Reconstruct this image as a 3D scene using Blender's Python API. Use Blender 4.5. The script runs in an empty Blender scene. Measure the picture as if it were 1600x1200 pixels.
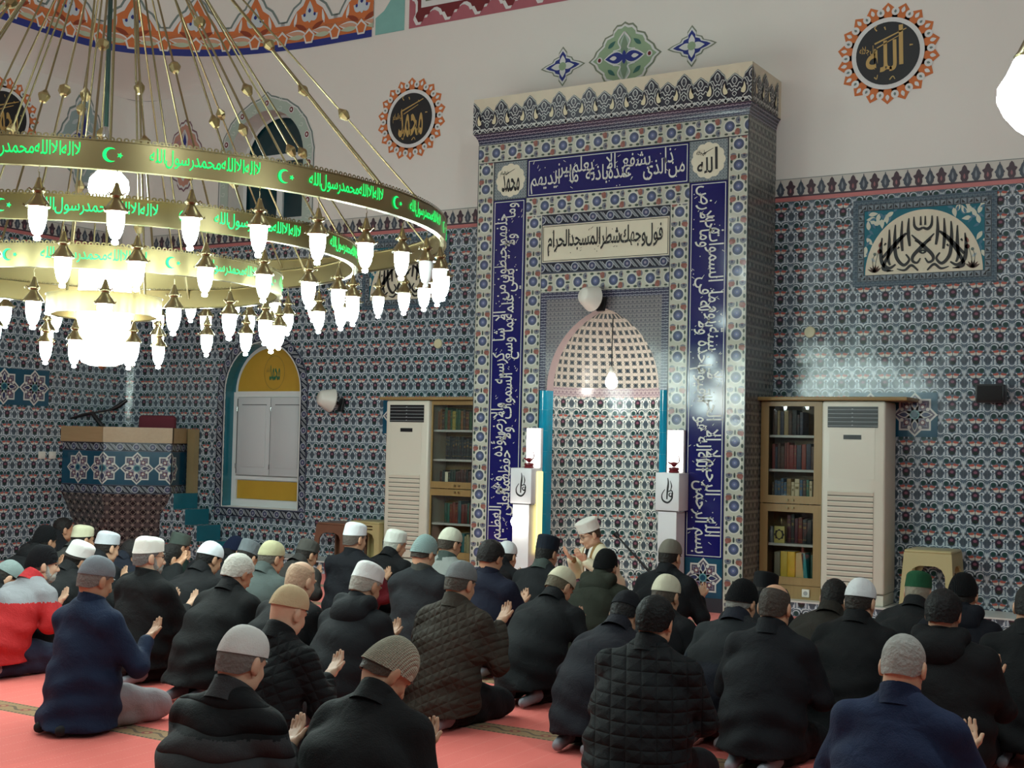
import bpy, bmesh, math, random
import numpy as np
from mathutils import Vector, Matrix
from mathutils.geometry import tessellate_polygon

SC = bpy.context.scene
COL = SC.collection
PI = math.pi
R = math.radians
random.seed(7)

# ---------------------------------------------------------------- camera
CAM = np.array([0.0, 0.0, 1.5])
FPX = 2034.14

def cam_rot(yaw, pitch, roll):
    B = np.array([[1, 0, 0], [0, 0, -1], [0, 1, 0]], float)
    c, s = math.cos(yaw), math.sin(yaw)
    Ry = np.array([[c, 0, s], [0, 1, 0], [-s, 0, c]])
    c, s = math.cos(pitch), math.sin(pitch)
    Rx = np.array([[1, 0, 0], [0, c, -s], [0, s, c]])
    c, s = math.cos(roll), math.sin(roll)
    Rz = np.array([[c, -s, 0], [s, c, 0], [0, 0, 1]])
    return Rz @ Rx @ Ry @ B

CR = cam_rot(0.544875, -0.045522, 0.021519)
cd = bpy.data.cameras.new('camera')
cam = bpy.data.objects.new('camera', cd)
COL.objects.link(cam)
cd.sensor_width = 36.0
cd.sensor_fit = 'HORIZONTAL'
cd.lens = FPX / 1600 * 36.0
cd.clip_start = 0.05
cam.matrix_world = Matrix(((CR[0][0], -CR[1][0], -CR[2][0], CAM[0]),
                           (CR[0][1], -CR[1][1], -CR[2][1], CAM[1]),
                           (CR[0][2], -CR[1][2], -CR[2][2], CAM[2]),
                           (0, 0, 0, 1)))
SC.camera = cam

def ray(u, v):
    return CR.T @ np.array([(u - 800) / FPX, (v - 600) / FPX, 1.0])

def at_z(u, v, z):
    d = ray(u, v)
    return CAM + d * ((z - CAM[2]) / d[2])

# ---------------------------------------------------------------- world, exposure
W = bpy.data.worlds.new('world')
SC.world = W
W.use_nodes = True
W.node_tree.nodes['Background'].inputs[0].default_value = (0.75, 0.80, 0.9, 1)
W.node_tree.nodes['Background'].inputs[1].default_value = 0.05
SC.view_settings.view_transform = 'Standard'
SC.view_settings.look = 'None'
SC.view_settings.gamma = 1.0
SC.view_settings.exposure = 0.0
SC.view_settings.use_curve_mapping = False
SC.cycles.use_denoising = True
SC.cycles.max_bounces = 6
SC.cycles.diffuse_bounces = 4
SC.cycles.glossy_bounces = 3
SC.cycles.transmission_bounces = 4
SC.cycles.sample_clamp_indirect = 4.0
SC.cycles.caustics_reflective = False
SC.cycles.caustics_refractive = False

# strengths of the room's own lamps and the added pendants
LANTERN_E = 52.0
CYL_E = 18.0
BULB_E = 80.0
PENDANT_E = 112.0
BOX_E = 4.0

# ---------------------------------------------------------------- object helpers
def tag(o, label=None, cat=None, group=None, kind=None):
    if label: o['label'] = label
    if cat: o['category'] = cat
    if group: o['group'] = group
    if kind: o['kind'] = kind
    return o

def thing(name, label, cat, loc=(0, 0, 0), rz=0.0, group=None):
    o = bpy.data.objects.new(name, None)
    o.empty_display_size = 0.1
    COL.objects.link(o)
    o.location = loc
    o.rotation_euler = (0, 0, rz)
    return tag(o, label, cat, group)

def link(name, me, parent=None):
    o = bpy.data.objects.new(name, me)
    COL.objects.link(o)
    if parent is not None: o.parent = parent
    return o

def dup_tree(o, parent=None):
    c = o.copy()
    COL.objects.link(c)
    if parent is not None: c.parent = parent
    for ch in list(o.children): dup_tree(ch, c)
    return c

class MB:
    def __init__(s):
        s.v = []; s.f = []; s.uv = []; s.m = []
    def face(s, pts, uv=None, m=0):
        n = len(s.v)
        s.v.extend([tuple(p) for p in pts])
        s.f.append(tuple(range(n, n + len(pts))))
        s.uv.append(uv if uv is not None else [(0, 0)] * len(pts))
        s.m.append(m)
    def box(s, x0, x1, y0, y1, z0, z1, m=0, skip=''):
        F = {'-y': ([(x0, y0, z0), (x1, y0, z0), (x1, y0, z1), (x0, y0, z1)], 0, 2),
             '+y': ([(x1, y1, z0), (x0, y1, z0), (x0, y1, z1), (x1, y1, z1)], 0, 2),
             '-x': ([(x0, y1, z0), (x0, y0, z0), (x0, y0, z1), (x0, y1, z1)], 1, 2),
             '+x': ([(x1, y0, z0), (x1, y1, z0), (x1, y1, z1), (x1, y0, z1)], 1, 2),
             '-z': ([(x0, y1, z0), (x1, y1, z0), (x1, y0, z0), (x0, y0, z0)], 0, 1),
             '+z': ([(x0, y0, z1), (x1, y0, z1), (x1, y1, z1), (x0, y1, z1)], 0, 1)}
        for k, (p, a, b) in F.items():
            if k in skip.split(): continue
            s.face(p, [(q[a], q[b]) for q in p], m)
    def rbox(s, x0, x1, y0, y1, z0, z1, r=0.01, m=0, seg=2):
        bm = bmesh.new()
        bmesh.ops.create_cube(bm, size=1)
        for v in bm.verts:
            v.co = Vector(((x0 + x1) / 2 + v.co.x * (x1 - x0), (y0 + y1) / 2 + v.co.y * (y1 - y0), (z0 + z1) / 2 + v.co.z * (z1 - z0)))
        bmesh.ops.bevel(bm, geom=list(bm.edges), offset=r, segments=seg, affect='EDGES', profile=0.5)
        s.bm(bm, m)
    def bm(s, bm, m=0):
        n = len(s.v)
        bm.verts.index_update()
        s.v.extend([tuple(v.co) for v in bm.verts])
        for f in bm.faces:
            s.f.append(tuple(n + v.index for v in f.verts))
            s.uv.append([(v.co.x, v.co.z) for v in f.verts]); s.m.append(m)
        bm.free()
    def grid(s, P, UV=None, m=0, wrap=False, flip=False):
        n = len(s.v)
        r = len(P); c = len(P[0])
        for row in P: s.v.extend([tuple(p) for p in row])
        for i in range(r - 1):
            for j in range(c if wrap else c - 1):
                j2 = (j + 1) % c
                q = [(i, j), (i, j2), (i + 1, j2), (i + 1, j)]
                if flip: q.reverse()
                s.f.append(tuple(n + a * c + b for a, b in q))
                s.uv.append([UV[a][b] for a, b in q] if UV else [(0, 0)] * 4)
                s.m.append(m)
    def lathe(s, prof, n=16, c=(0, 0, 0), m=0, cap=False):
        P = [[(c[0] + r * math.cos(2 * PI * j / n), c[1] + r * math.sin(2 * PI * j / n), c[2] + z) for j in range(n)] for r, z in prof]
        s.grid(P, None, m, wrap=True, flip=prof[0][1] > prof[-1][1])
    def tube(s, pts, r, n=8, m=0, cap=True):
        pts = [Vector(p) for p in pts]
        rs = r if isinstance(r, (list, tuple)) else [r] * len(pts)
        P = []
        up = None
        for i, p in enumerate(pts):
            t = (pts[min(i + 1, len(pts) - 1)] - pts[max(i - 1, 0)]).normalized()
            if up is None:
                up = Vector((0, 0, 1)) if abs(t.z) < 0.9 else Vector((1, 0, 0))
            a = t.cross(up).normalized(); b = a.cross(t).normalized(); up = b
            P.append([p + (a * math.cos(2 * PI * j / n) + b * math.sin(2 * PI * j / n)) * rs[i] for j in range(n)])
        s.grid(P, None, m, wrap=True)
        if cap:
            s.face(list(P[0]), None, m); s.face(list(reversed(P[-1])), None, m)
    def poly(s, outer, fn, holes=(), m=0, flip=False):
        loops = [outer] + list(holes)
        flat = [p for l in loops for p in l]
        try: tris = tessellate_polygon([[Vector((p[0], p[1], 0)) for p in l] for l in loops])
        except Exception: return
        n = len(s.v)
        s.v.extend([tuple(fn(p[0], p[1])) for p in flat])
        for t in tris:
            a, b, c = (flat[i] for i in t)
            ar = (b[0] - a[0]) * (c[1] - a[1]) - (c[0] - a[0]) * (b[1] - a[1])
            if abs(ar) < 1e-12: continue
            if (ar < 0) != flip: t = (t[0], t[2], t[1])
            s.f.append(tuple(n + i for i in t)); s.uv.append([flat[i] for i in t]); s.m.append(m)
    def strips(s, outer, fn, w=0.06, m=0, cuts=None):
        """fill an outline on a curved surface: cut into narrow upright strips first"""
        xs = [p[0] for p in outer]; lo, hi = min(xs), max(xs)
        C = sorted(set([lo, hi] + ([c for c in cuts if lo < c < hi] if cuts is not None else list(np.arange(math.ceil(lo / w) * w, hi, w)))))
        def clip(P, x, keep):
            out = []
            for i in range(len(P)):
                a, b = P[i - 1], P[i]
                ia, ib = keep * (a[0] - x) >= 0, keep * (b[0] - x) >= 0
                if ia != ib:
                    t = (x - a[0]) / (b[0] - a[0]); out.append((x, a[1] + (b[1] - a[1]) * t))
                if ib: out.append(b)
            return out
        for a, b in zip(C[:-1], C[1:]):
            if b - a < 1e-6: continue
            P = clip(clip(outer, a, 1), b, -1)
            if len(P) > 2: s.poly(P, fn, (), m)
    def tris(s, V, T, fn, m=0):
        n = len(s.v)
        s.v.extend([tuple(fn(p[0], p[1])) for p in V])
        for t in T:
            s.f.append(tuple(n + i for i in t)); s.uv.append([(V[i][0], V[i][1]) for i in t]); s.m.append(m)
    def prism(s, outer, fn3, d, m=0):
        """2-D outline extruded: fn3(u, v, w) with w in (0, d)"""
        s.poly(outer, lambda u, v: fn3(u, v, d), (), m)
        k = len(outer)
        for i in range(k):
            a, b = outer[i], outer[(i + 1) % k]
            s.face([fn3(*a, 0), fn3(*b, 0), fn3(*b, d), fn3(*a, d)], None, m)
    def build(s, name, mats, parent=None, smooth=None):
        me = bpy.data.meshes.new(name)
        o = Vector((0, 0, 0)); q = parent
        while q is not None: o += q.location; q = q.parent
        me.from_pydata([(p[0] - o.x, p[1] - o.y, p[2] - o.z) for p in s.v], [], s.f)
        if not isinstance(mats, (list, tuple)): mats = [mats]
        for m in mats: me.materials.append(m)
        me.polygons.foreach_set('material_index', s.m)
        uvl = me.uv_layers.new(name='UVMap')
        flat = np.array([c for u in s.uv for p in u for c in p], dtype=np.float32)
        uvl.data.foreach_set('uv', flat)
        if smooth is not None:
            me.polygons.foreach_set('use_smooth', [True] * len(s.f))
            if smooth < 179: me.set_sharp_from_angle(angle=R(smooth))
        me.update()
        return link(name, me, parent)

# planes to draw on: fn(u, v) -> point, lifted off the surface by d
def on_y(y, d=0.0):                       # wall facing -Y, u = x, v = z
    return lambda u, v: (u, y - d, v)
def on_x(x, d=0.0):                       # wall facing +X, u = y, v = z
    return lambda u, v: (x + d, u, v)
def off(fn, du, dv, k=1.0, ang=0.0):
    c, s = math.cos(ang) * k, math.sin(ang) * k
    return lambda u, v: fn(du + u * c - v * s, dv + u * s + v * c)

# ---------------------------------------------------------------- 2-D shapes
def ell(cx, cy, rx, ry=None, n=20, a0=0, a1=2 * PI):
    ry = rx if ry is None else ry
    full = abs(a1 - a0 - 2 * PI) < 1e-6
    k = n if full else n + 1
    return [(cx + rx * math.cos(a0 + (a1 - a0) * i / n), cy + ry * math.sin(a0 + (a1 - a0) * i / n)) for i in range(k)]
def rect(x0, y0, x1, y1): return [(x0, y0), (x1, y0), (x1, y1), (x0, y1)]
def star8(cx, cy, r, q=0.765):
    return [(cx + (r if i % 2 == 0 else r * q) * math.sin(PI * i / 8), cy + (r if i % 2 == 0 else r * q) * math.cos(PI * i / 8)) for i in range(16)]
def petal(cx, cy, a, l, w, n=8):
    out = []
    for i in range(n + 1):
        t = i / n; out.append((t * l, w * math.sin(PI * t ** 0.8)))
    for i in range(n - 1, 0, -1):
        t = i / n; out.append((t * l, -w * math.sin(PI * t ** 0.8)))
    c, s = math.cos(a), math.sin(a)
    return [(cx + x * c - y * s, cy + x * s + y * c) for x, y in out]
def smooth_line(P, n=6, closed=False):
    P = [np.array(p, float) for p in P]; out = []
    k = len(P)
    for i in range(k if closed else k - 1):
        g = (lambda j: P[j % k]) if closed else (lambda j: P[min(max(j, 0), k - 1)])
        p0, p1, p2, p3 = g(i - 1), g(i), g(i + 1), g(i + 2)
        for q in range(n):
            t = q / n
            out.append(tuple(0.5 * ((2 * p1) + (-p0 + p2) * t + (2 * p0 - 5 * p1 + 4 * p2 - p3) * t * t + (-p0 + 3 * p1 - 3 * p2 + p3) * t ** 3)))
    if not closed: out.append(tuple(P[-1]))
    return out
def stroke(P, w, n=6):
    """outline quads of a pen stroke of changing width: list of 4-gons"""
    L = smooth_line(P, n)
    k = len(L)
    ws = w if isinstance(w, (list, tuple)) else [w, w]
    ww = [np.interp(i / (k - 1) * (len(ws) - 1), range(len(ws)), ws) for i in range(k)]
    a, b = [], []
    for i in range(k):
        p, q = L[max(i - 1, 0)], L[min(i + 1, k - 1)]
        dx, dy = q[0] - p[0], q[1] - p[1]; l = math.hypot(dx, dy) or 1
        nx, ny = -dy / l * ww[i] / 2, dx / l * ww[i] / 2
        a.append((L[i][0] + nx, L[i][1] + ny)); b.append((L[i][0] - nx, L[i][1] - ny))
    return [[b[i], b[i + 1], a[i + 1], a[i]] for i in range(k - 1)]
def mirror(poly): return [(-x, y) for x, y in reversed(poly)]

# ---------------------------------------------------------------- Arabic lettering
_F2 = {'ا': 0xFE8D, 'أ': 0xFE83, 'إ': 0xFE87, 'د': 0xFEA9, 'ذ': 0xFEAB, 'ر': 0xFEAD, 'ز': 0xFEAF, 'و': 0xFEED, 'ؤ': 0xFE85, 'ى': 0xFEEF, 'ة': 0xFE93}
_F4 = {'ب': 0xFE8F, 'ت': 0xFE95, 'ث': 0xFE99, 'ج': 0xFE9D, 'ح': 0xFEA1, 'خ': 0xFEA5, 'س': 0xFEB1, 'ش': 0xFEB5, 'ص': 0xFEB9, 'ض': 0xFEBD, 'ط': 0xFEC1, 'ظ': 0xFEC5, 'ع': 0xFEC9, 'غ': 0xFECD, 'ف': 0xFED1, 'ق': 0xFED5, 'ك': 0xFED9, 'ل': 0xFEDD, 'م': 0xFEE1, 'ن': 0xFEE5, 'ه': 0xFEE9, 'ي': 0xFEF1, 'ئ': 0xFE89}
def shape_ar(w):
    w = w.replace('لا', '\ue000').replace('لإ', '\ue001')
    lig = {'\ue000': 0xFEFB, '\ue001': 0xFEF9}
    out = []
    for i, ch in enumerate(w):
        prev = i > 0 and w[i - 1] in _F4
        nxt = i + 1 < len(w) and (w[i + 1] in _F4 or w[i + 1] in _F2 or w[i + 1] in lig)
        if ch in _F4: out.append(chr(_F4[ch] + (3 if prev and nxt else 2 if nxt else 1 if prev else 0)))
        elif ch in _F2: out.append(chr(_F2[ch] + (1 if prev else 0)))
        elif ch in lig: out.append(chr(lig[ch] + (1 if prev else 0)))
        else: out.append(ch)
    return ''.join(reversed(out))
_tc = {}
BOLD = 0.016
def glyphs(s):
    if (s, BOLD) in _tc: return _tc[(s, BOLD)]
    c = bpy.data.curves.new('t', 'FONT'); c.body = s; c.size = 1; c.resolution_u = 2; c.offset = BOLD
    o = bpy.data.objects.new('t', c); COL.objects.link(o)
    dg = bpy.context.evaluated_depsgraph_get()
    me = bpy.data.meshes.new_from_object(o.evaluated_get(dg))
    V = np.array([v.co[:2] for v in me.vertices]) if me.vertices else np.zeros((0, 2))
    T = [tuple(p.vertices) for p in me.polygons]
    bpy.data.objects.remove(o); bpy.data.curves.remove(c); bpy.data.meshes.remove(me)
    _tc[(s, BOLD)] = (V, T)
    return _tc[(s, BOLD)]
def word(s):
    return glyphs(s if ord(s[0]) > 0xFB00 else shape_ar(s))
def lay(text, mode='line', gap=0.16, overlap=0.62, lift=0.55):
    """words from right to left; 'stack' puts every second word on an upper line, overlapping its neighbours"""
    V, T = [], []; x = 0.0; n = 0
    for i, w in enumerate(text.split()):
        v, t = word(w)
        if not len(v): continue
        wd = v[:, 0].max() - v[:, 0].min()
        vv = v.copy(); vv[:, 0] += x - v[:, 0].max()
        if mode == 'stack': vv[:, 1] = vv[:, 1] * 1.15 + (lift if i % 2 else 0.0)
        V.append(vv); T += [tuple(n + k for k in q) for q in t]; n += len(v)
        x -= wd * (overlap if mode == 'stack' else 1.0) + (gap if mode == 'line' else 0.12)
    V = np.concatenate(V)
    return V, T
def fit(VT, x0, y0, x1, y1, keep=False):
    V, T = VT
    a, b = V.min(0), V.max(0)
    s = np.array([(x1 - x0), (y1 - y0)]) / (b - a)
    if keep: s[:] = s.min()
    c = np.array([(x0 + x1) / 2, (y0 + y1) / 2])
    return (V - (a + b) / 2) * s + c, T
def turn(VT, cw):
    V, T = VT
    return (np.stack([V[:, 1], -V[:, 0]], 1) if cw else np.stack([-V[:, 1], V[:, 0]], 1)), T
# ---------------------------------------------------------------- materials
def lin(h):
    if isinstance(h, str):
        h = h.lstrip('#'); c = [int(h[i:i + 2], 16) / 255 for i in (0, 2, 4)]
    else: c = h
    return tuple(x / 12.92 if x <= 0.04045 else ((x + 0.055) / 1.055) ** 2.4 for x in c) + (1.0,)

_mc = {}
def newmat(name):
    m = bpy.data.materials.new(name); m.use_nodes = True
    return m, m.node_tree, m.node_tree.nodes['Principled BSDF']

def mat(name, col, rough=0.5, metal=0.0, emit=0.0, ecol=None, noise=0.0, nscale=8.0, bump=0.0, bscale=40.0, spec=None, alpha=None, coat=0.0):
    if name in _mc: return _mc[name]
    m, nt, b = newmat(name)
    c = lin(col)
    b.inputs['Base Color'].default_value = c
    b.inputs['Roughness'].default_value = rough
    b.inputs['Metallic'].default_value = metal
    if spec is not None: b.inputs['Specular IOR Level'].default_value = spec
    if coat: b.inputs['Coat Weight'].default_value = coat
    tc = nt.nodes.new('ShaderNodeTexCoord')
    if noise:
        n = nt.nodes.new('ShaderNodeTexNoise'); n.inputs['Scale'].default_value = nscale; n.inputs['Detail'].default_value = 4
        nt.links.new(tc.outputs['Object'], n.inputs['Vector'])
        mx = nt.nodes.new('ShaderNodeMix'); mx.data_type = 'RGBA'
        mx.inputs[6].default_value = tuple(x * (1 - noise) for x in c[:3]) + (1,)
        mx.inputs[7].default_value = tuple(min(1, x * (1 + noise)) for x in c[:3]) + (1,)
        nt.links.new(n.outputs['Fac'], mx.inputs[0]); nt.links.new(mx.outputs[2], b.inputs['Base Color'])
    if bump:
        n = nt.nodes.new('ShaderNodeTexNoise'); n.inputs['Scale'].default_value = bscale; n.inputs['Detail'].default_value = 3
        nt.links.new(tc.outputs['Object'], n.inputs['Vector'])
        bp = nt.nodes.new('ShaderNodeBump'); bp.inputs['Strength'].default_value = bump; bp.inputs['Distance'].default_value = 0.01
        nt.links.new(n.outputs['Fac'], bp.inputs['Height']); nt.links.new(bp.outputs[0], b.inputs['Normal'])
    if emit:
        b.inputs['Emission Color'].default_value = lin(ecol or col)
        b.inputs['Emission Strength'].default_value = emit
    _mc[name] = m
    return m

class X:
    """a value in a node tree, with arithmetic"""
    nt = None
    def __init__(s, k): s.k = k
    @staticmethod
    def op(o, *a, clamp=False):
        n = X.nt.nodes.new('ShaderNodeMath'); n.operation = o; n.use_clamp = clamp
        for i, v in enumerate(a):
            v = v.k if isinstance(v, X) else v
            if isinstance(v, (int, float)): n.inputs[i].default_value = v
            else: X.nt.links.new(v, n.inputs[i])
        return X(n.outputs[0])
    def __add__(s, o): return X.op('ADD', s, o)
    __radd__ = __add__
    def __sub__(s, o): return X.op('SUBTRACT', s, o)
    def __rsub__(s, o): return X.op('SUBTRACT', o, s)
    def __mul__(s, o): return X.op('MULTIPLY', s, o)
    __rmul__ = __mul__
    def __lt__(s, o): return X.op('LESS_THAN', s, o)
    def __gt__(s, o): return X.op('GREATER_THAN', s, o)
def xabs(a): return X.op('ABSOLUTE', a)
def xwrap(a, lo, hi): return X.op('WRAP', a, hi, lo)
def xfloor(a): return X.op('FLOOR', a)
def xmin(a, b): return X.op('MINIMUM', a, b)
def xmax(a, b): return X.op('MAXIMUM', a, b)

class Paint:
    """layers flat shapes over a ground colour"""
    def __init__(s, name, ground, rough=0.14):
        s.m, s.nt, s.b = newmat(name); X.nt = s.nt
        uvn = s.nt.nodes.new('ShaderNodeUVMap'); uvn.uv_map = 'UVMap'
        sp = s.nt.nodes.new('ShaderNodeSeparateXYZ'); s.nt.links.new(uvn.outputs[0], sp.inputs[0])
        s.u, s.v = X(sp.outputs[0]), X(sp.outputs[1])
        s.col = lin(ground); s.b.inputs['Roughness'].default_value = rough
    def over(s, mask, col, k=1.0):
        mx = s.nt.nodes.new('ShaderNodeMix'); mx.data_type = 'RGBA'
        if k != 1.0: mask = mask * k
        s.nt.links.new(mask.k, mx.inputs[0])
        if isinstance(s.col, tuple): mx.inputs[6].default_value = s.col
        else: s.nt.links.new(s.col, mx.inputs[6])
        if isinstance(col, str): mx.inputs[7].default_value = lin(col)
        else: s.nt.links.new(col, mx.inputs[7])
        s.col = mx.outputs[2]
    def ell(s, x, y, cx, cy, rx, ry, col, wrap=True, k=1.0):
        dx = (x - cx) * (1 / rx)
        dy = (xwrap(y - cy, -0.5, 0.5) if wrap else (y - cy)) * (1 / ry)
        s.over((dx * dx + dy * dy) < 1.0, col, k)
    def done(s, glaze=0.0, cell=0.2, u0=0.0, v0=0.0, vary=0.12):
        nt, b = s.nt, s.b
        X.nt = nt
        fu, fv = xfloor((s.u - u0) * (1 / cell)), xfloor((s.v - v0) * (1 / cell))
        cb = nt.nodes.new('ShaderNodeCombineXYZ'); nt.links.new(fu.k, cb.inputs[0]); nt.links.new(fv.k, cb.inputs[1])
        wn = nt.nodes.new('ShaderNodeTexWhiteNoise'); wn.noise_dimensions = '2D'; nt.links.new(cb.outputs[0], wn.inputs[0])
        hs = nt.nodes.new('ShaderNodeHueSaturation')
        nt.links.new((X(wn.outputs[0]) * vary + (1 - vary / 2)).k, hs.inputs['Value'])
        if isinstance(s.col, tuple): hs.inputs['Color'].default_value = s.col
        else: nt.links.new(s.col, hs.inputs['Color'])
        nt.links.new(hs.outputs[0], b.inputs['Base Color'])
        if glaze:
            g = nt.nodes.new('ShaderNodeNewGeometry')
            v1 = nt.nodes.new('ShaderNodeVectorMath'); v1.operation = 'SUBTRACT'; v1.inputs[1].default_value = (0.5, 0.5, 0.5)
            nt.links.new(wn.outputs[1], v1.inputs[0])
            v2 = nt.nodes.new('ShaderNodeVectorMath'); v2.operation = 'SCALE'; v2.inputs['Scale'].default_value = glaze
            nt.links.new(v1.outputs[0], v2.inputs[0])
            v3 = nt.nodes.new('ShaderNodeVectorMath'); v3.operation = 'ADD'
            nt.links.new(v2.outputs[0], v3.inputs[0]); nt.links.new(g.outputs['Normal'], v3.inputs[1])
            v4 = nt.nodes.new('ShaderNodeVectorMath'); v4.operation = 'NORMALIZE'; nt.links.new(v3.outputs[0], v4.inputs[0])
            nz = nt.nodes.new('ShaderNodeTexNoise'); nz.inputs['Scale'].default_value = 14.0; nz.inputs['Detail'].default_value = 1
            tc = nt.nodes.new('ShaderNodeTexCoord'); nt.links.new(tc.outputs['Object'], nz.inputs['Vector'])
            bp = nt.nodes.new('ShaderNodeBump'); bp.inputs['Strength'].default_value = 0.12; bp.inputs['Distance'].default_value = 0.01
            nt.links.new(nz.outputs['Fac'], bp.inputs['Height']); nt.links.new(v4.outputs[0], bp.inputs['Normal'])
            nt.links.new(bp.outputs[0], b.inputs['Normal'])
        return s.m

def wall_tile(name, u0, v0, ground='#576775', P='#c1cbd0', teal='#525f6d'):
    p = Paint(name, ground, 0.16)
    x = (p.u - u0) * 5.0; y = (p.v - v0) * 5.0
    ax = xabs(xwrap(x, -0.5, 0.5))
    pass
    p.ell(ax, y, 0.50, -0.03, 0.205, 0.26, P, k=0.8)
    p.ell(ax, y, 0.50, 0.01, 0.182, 0.25, teal)
    p.ell(ax, y, 0.50, -0.01, 0.135, 0.165, '#465059')
    p.ell(ax, y, 0.50, 0.36, 0.07, 0.13, '#8a8a8c')
    p.ell(ax, y, 0.28, 0.12, 0.11, 0.075, P)
    p.ell(ax, y, 0.265, 0.10, 0.04, 0.05, '#394349')
    p.ell(ax, y, 0.20, -0.10, 0.05, 0.13, P, k=0.7)
    p.ell(ax, y, 0.11, 0.285, 0.13, 0.075, '#c6c3b8')
    p.ell(ax, y, 0.5, 0.40, 0.035, 0.17, P, k=0.8)
    p.ell(ax, y, 0.43, 0.50, 0.04, 0.10, P, k=0.7)
    p.ell(ax, y, 0.27, 0.40, 0.075, 0.05, P)
    p.ell(ax, y, 0.165, 0.37, 0.125, 0.062, '#ad5c50')
    p.ell(ax, y, 0.36, 0.33, 0.06, 0.055, '#434b4e')
    p.ell(ax, y, 0.185, -0.385, 0.215, 0.175, P)
    p.ell(ax, y, 0.215, -0.425, 0.205, 0.168, '#4a5861')
    p.ell(ax, y, 0.235, -0.445, 0.160, 0.130, P)
    p.ell(ax, y, 0.240, -0.482, 0.138, 0.128, teal)
    p.ell(ax, y, 0.34, -0.16, 0.045, 0.09, P, k=0.8)
    p.ell(ax, y, 0.13, -0.25, 0.09, 0.03, P, k=0.8)
    p.ell(ax, y, 0.42, 0.22, 0.05, 0.07, P, k=0.7)
    p.ell(ax, y, 0.24, -0.475, 0.10, 0.10, '#21403c')
    p.ell(ax, y, 0.0, -0.47, 0.055, 0.055, '#20282a')
    p.ell(ax, y, 0.0, 0.25, 0.016, 0.10, '#3a3034')
    p.ell(ax, y, 0.0, 0.0, 0.165, 0.20, '#352b36')
    p.ell(ax, y, 0.0, -0.11, 0.11, 0.075, '#24342e')
    p.ell(ax, y, 0.0, 0.05, 0.08, 0.06, '#7d5062')
    gx = xabs(xwrap(x, -0.5, 0.5)); gy = xabs(xwrap(y - 0.2, -0.5, 0.5))
    p.over(xmax(gx, gy) > 0.493, '#7d8486', 0.3)
    return p.done(0.035, 0.2, u0 - 0.1, v0)

def floral_band(name, along_v=True, ground='#b4b5a6'):
    """cream strip, blue rosettes every 0.195 m with red tulips and grey blooms between; u across 0..0.19, v along"""
    p = Paint(name, ground, 0.15)
    a, b = (p.u, p.v) if along_v else (p.v, p.u)
    x = a * (1 / 0.195) - 0.49; y = b * (1 / 0.195)
    f = xfloor(y + 0.5); par = xabs(xwrap(f * 0.5, -0.5, 0.5)) * 4.0 - 1.0
    xs = x * par
    p.over(xabs(x) > 0.44, '#c6c5b8')
    for cx, cy, rx, ry, c in [(-0.36, 0.20, .06, .10, '#3c4a42'), (0.36, -0.20, .06, .10, '#3c4a42'), (-0.36, -0.17, .05, .09, '#48504a'), (0.36, 0.17, .05, .09, '#48504a')]:
        p.ell(x, y, cx, cy, rx, ry, c)
    p.ell(xs, y, -0.27, 0.40, 0.16, 0.13, '#86584e')
    p.ell(xs, y, -0.33, 0.33, 0.08, 0.09, '#90605a')
    p.ell(xs, y, 0.27, 0.44, 0.17, 0.15, '#6d7078')
    p.ell(xs, y, 0.27, 0.44, 0.06, 0.05, '#3b4258')
    p.ell(xs, y, 0.0, 0.42, 0.05, 0.13, '#384440')
    p.ell(x, y, 0.0, 0.0, 0.32, 0.31, '#c3c5bb')
    p.ell(x, y, 0.0, 0.0, 0.255, 0.25, '#49526a')
    p.ell(x, y, 0.0, 0.0, 0.13, 0.125, '#5e678c')
    p.ell(x, y, 0.0, 0.0, 0.05, 0.05, '#8d93a6')
    return p.done(0.03, 0.195, 0, 0, 0.14)

def dark_band(name, along_v=False, per=0.19, w=0.11, ground='#20242f'):
    p = Paint(name, ground, 0.18)
    a, b = (p.u, p.v) if along_v else (p.v, p.u)
    x = a * (1 / per); y = b * (1 / per); c = w / per / 2
    x = x - c
    p.over(xabs(x) > c * 0.86, '#4d5263')
    s = xwrap(y + x * 0.9, -0.5, 0.5)
    p.over((xabs(xabs(s) - 0.38) < 0.055) * (xabs(x) < c * 0.7), '#7d8288')
    p.over((xabs(xabs(s) - 0.27) < 0.03) * (xabs(x) < c * 0.6), '#9a9ea2')
    p.ell(x, y, 0, 0, c * 0.78, c * 0.78, '#9da2aa')
    p.ell(x, y, 0, 0, c * 0.60, c * 0.60, '#3f4560')
    p.ell(x, y, 0, 0, c * 0.25, c * 0.25, '#8a8494')
    return p.done(0.02, per, 0, 0, 0.1)

def small_pattern(name, ground, c1, c2, s=0.05, rough=0.2, glaze=0.02):
    """close all-over arabesque"""
    p = Paint(name, ground, rough)
    x = p.u * (1 / s); y = p.v * (1 / s)
    ax = xwrap(x, -0.5, 0.5)
    p.ell(xabs(ax), y, 0.25, 0.2, 0.20, 0.13, c1, k=0.7)
    p.ell(xabs(ax), y, 0.5, -0.2, 0.17, 0.2, c1, k=0.55)
    p.ell(xabs(ax), y, 0.0, -0.1, 0.15, 0.2, c2, k=0.8)
    p.ell(xabs(ax), y, 0.38, 0.45, 0.10, 0.08, c2, k=0.8)
    return p.done(glaze, 0.2, 0, 0, 0.12)

def stripes_pattern(name):
    """the narrow concave moulding: fine dark key rows"""
    p = Paint(name, '#33344a', 0.2)
    y = p.v * (1 / 0.028); x = p.u * (1 / 0.05)
    rx = xwrap(x + xfloor(y) * 0.5, -0.5, 0.5)
    p.over((xabs(xwrap(y, -0.5, 0.5)) < 0.22) * (xabs(rx) < 0.36), '#77798a')
    p.over((xabs(xwrap(y, -0.5, 0.5)) < 0.10) * (xabs(rx) < 0.24), '#a7a6a8')
    return p.done(0.02, 0.2)

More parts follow.
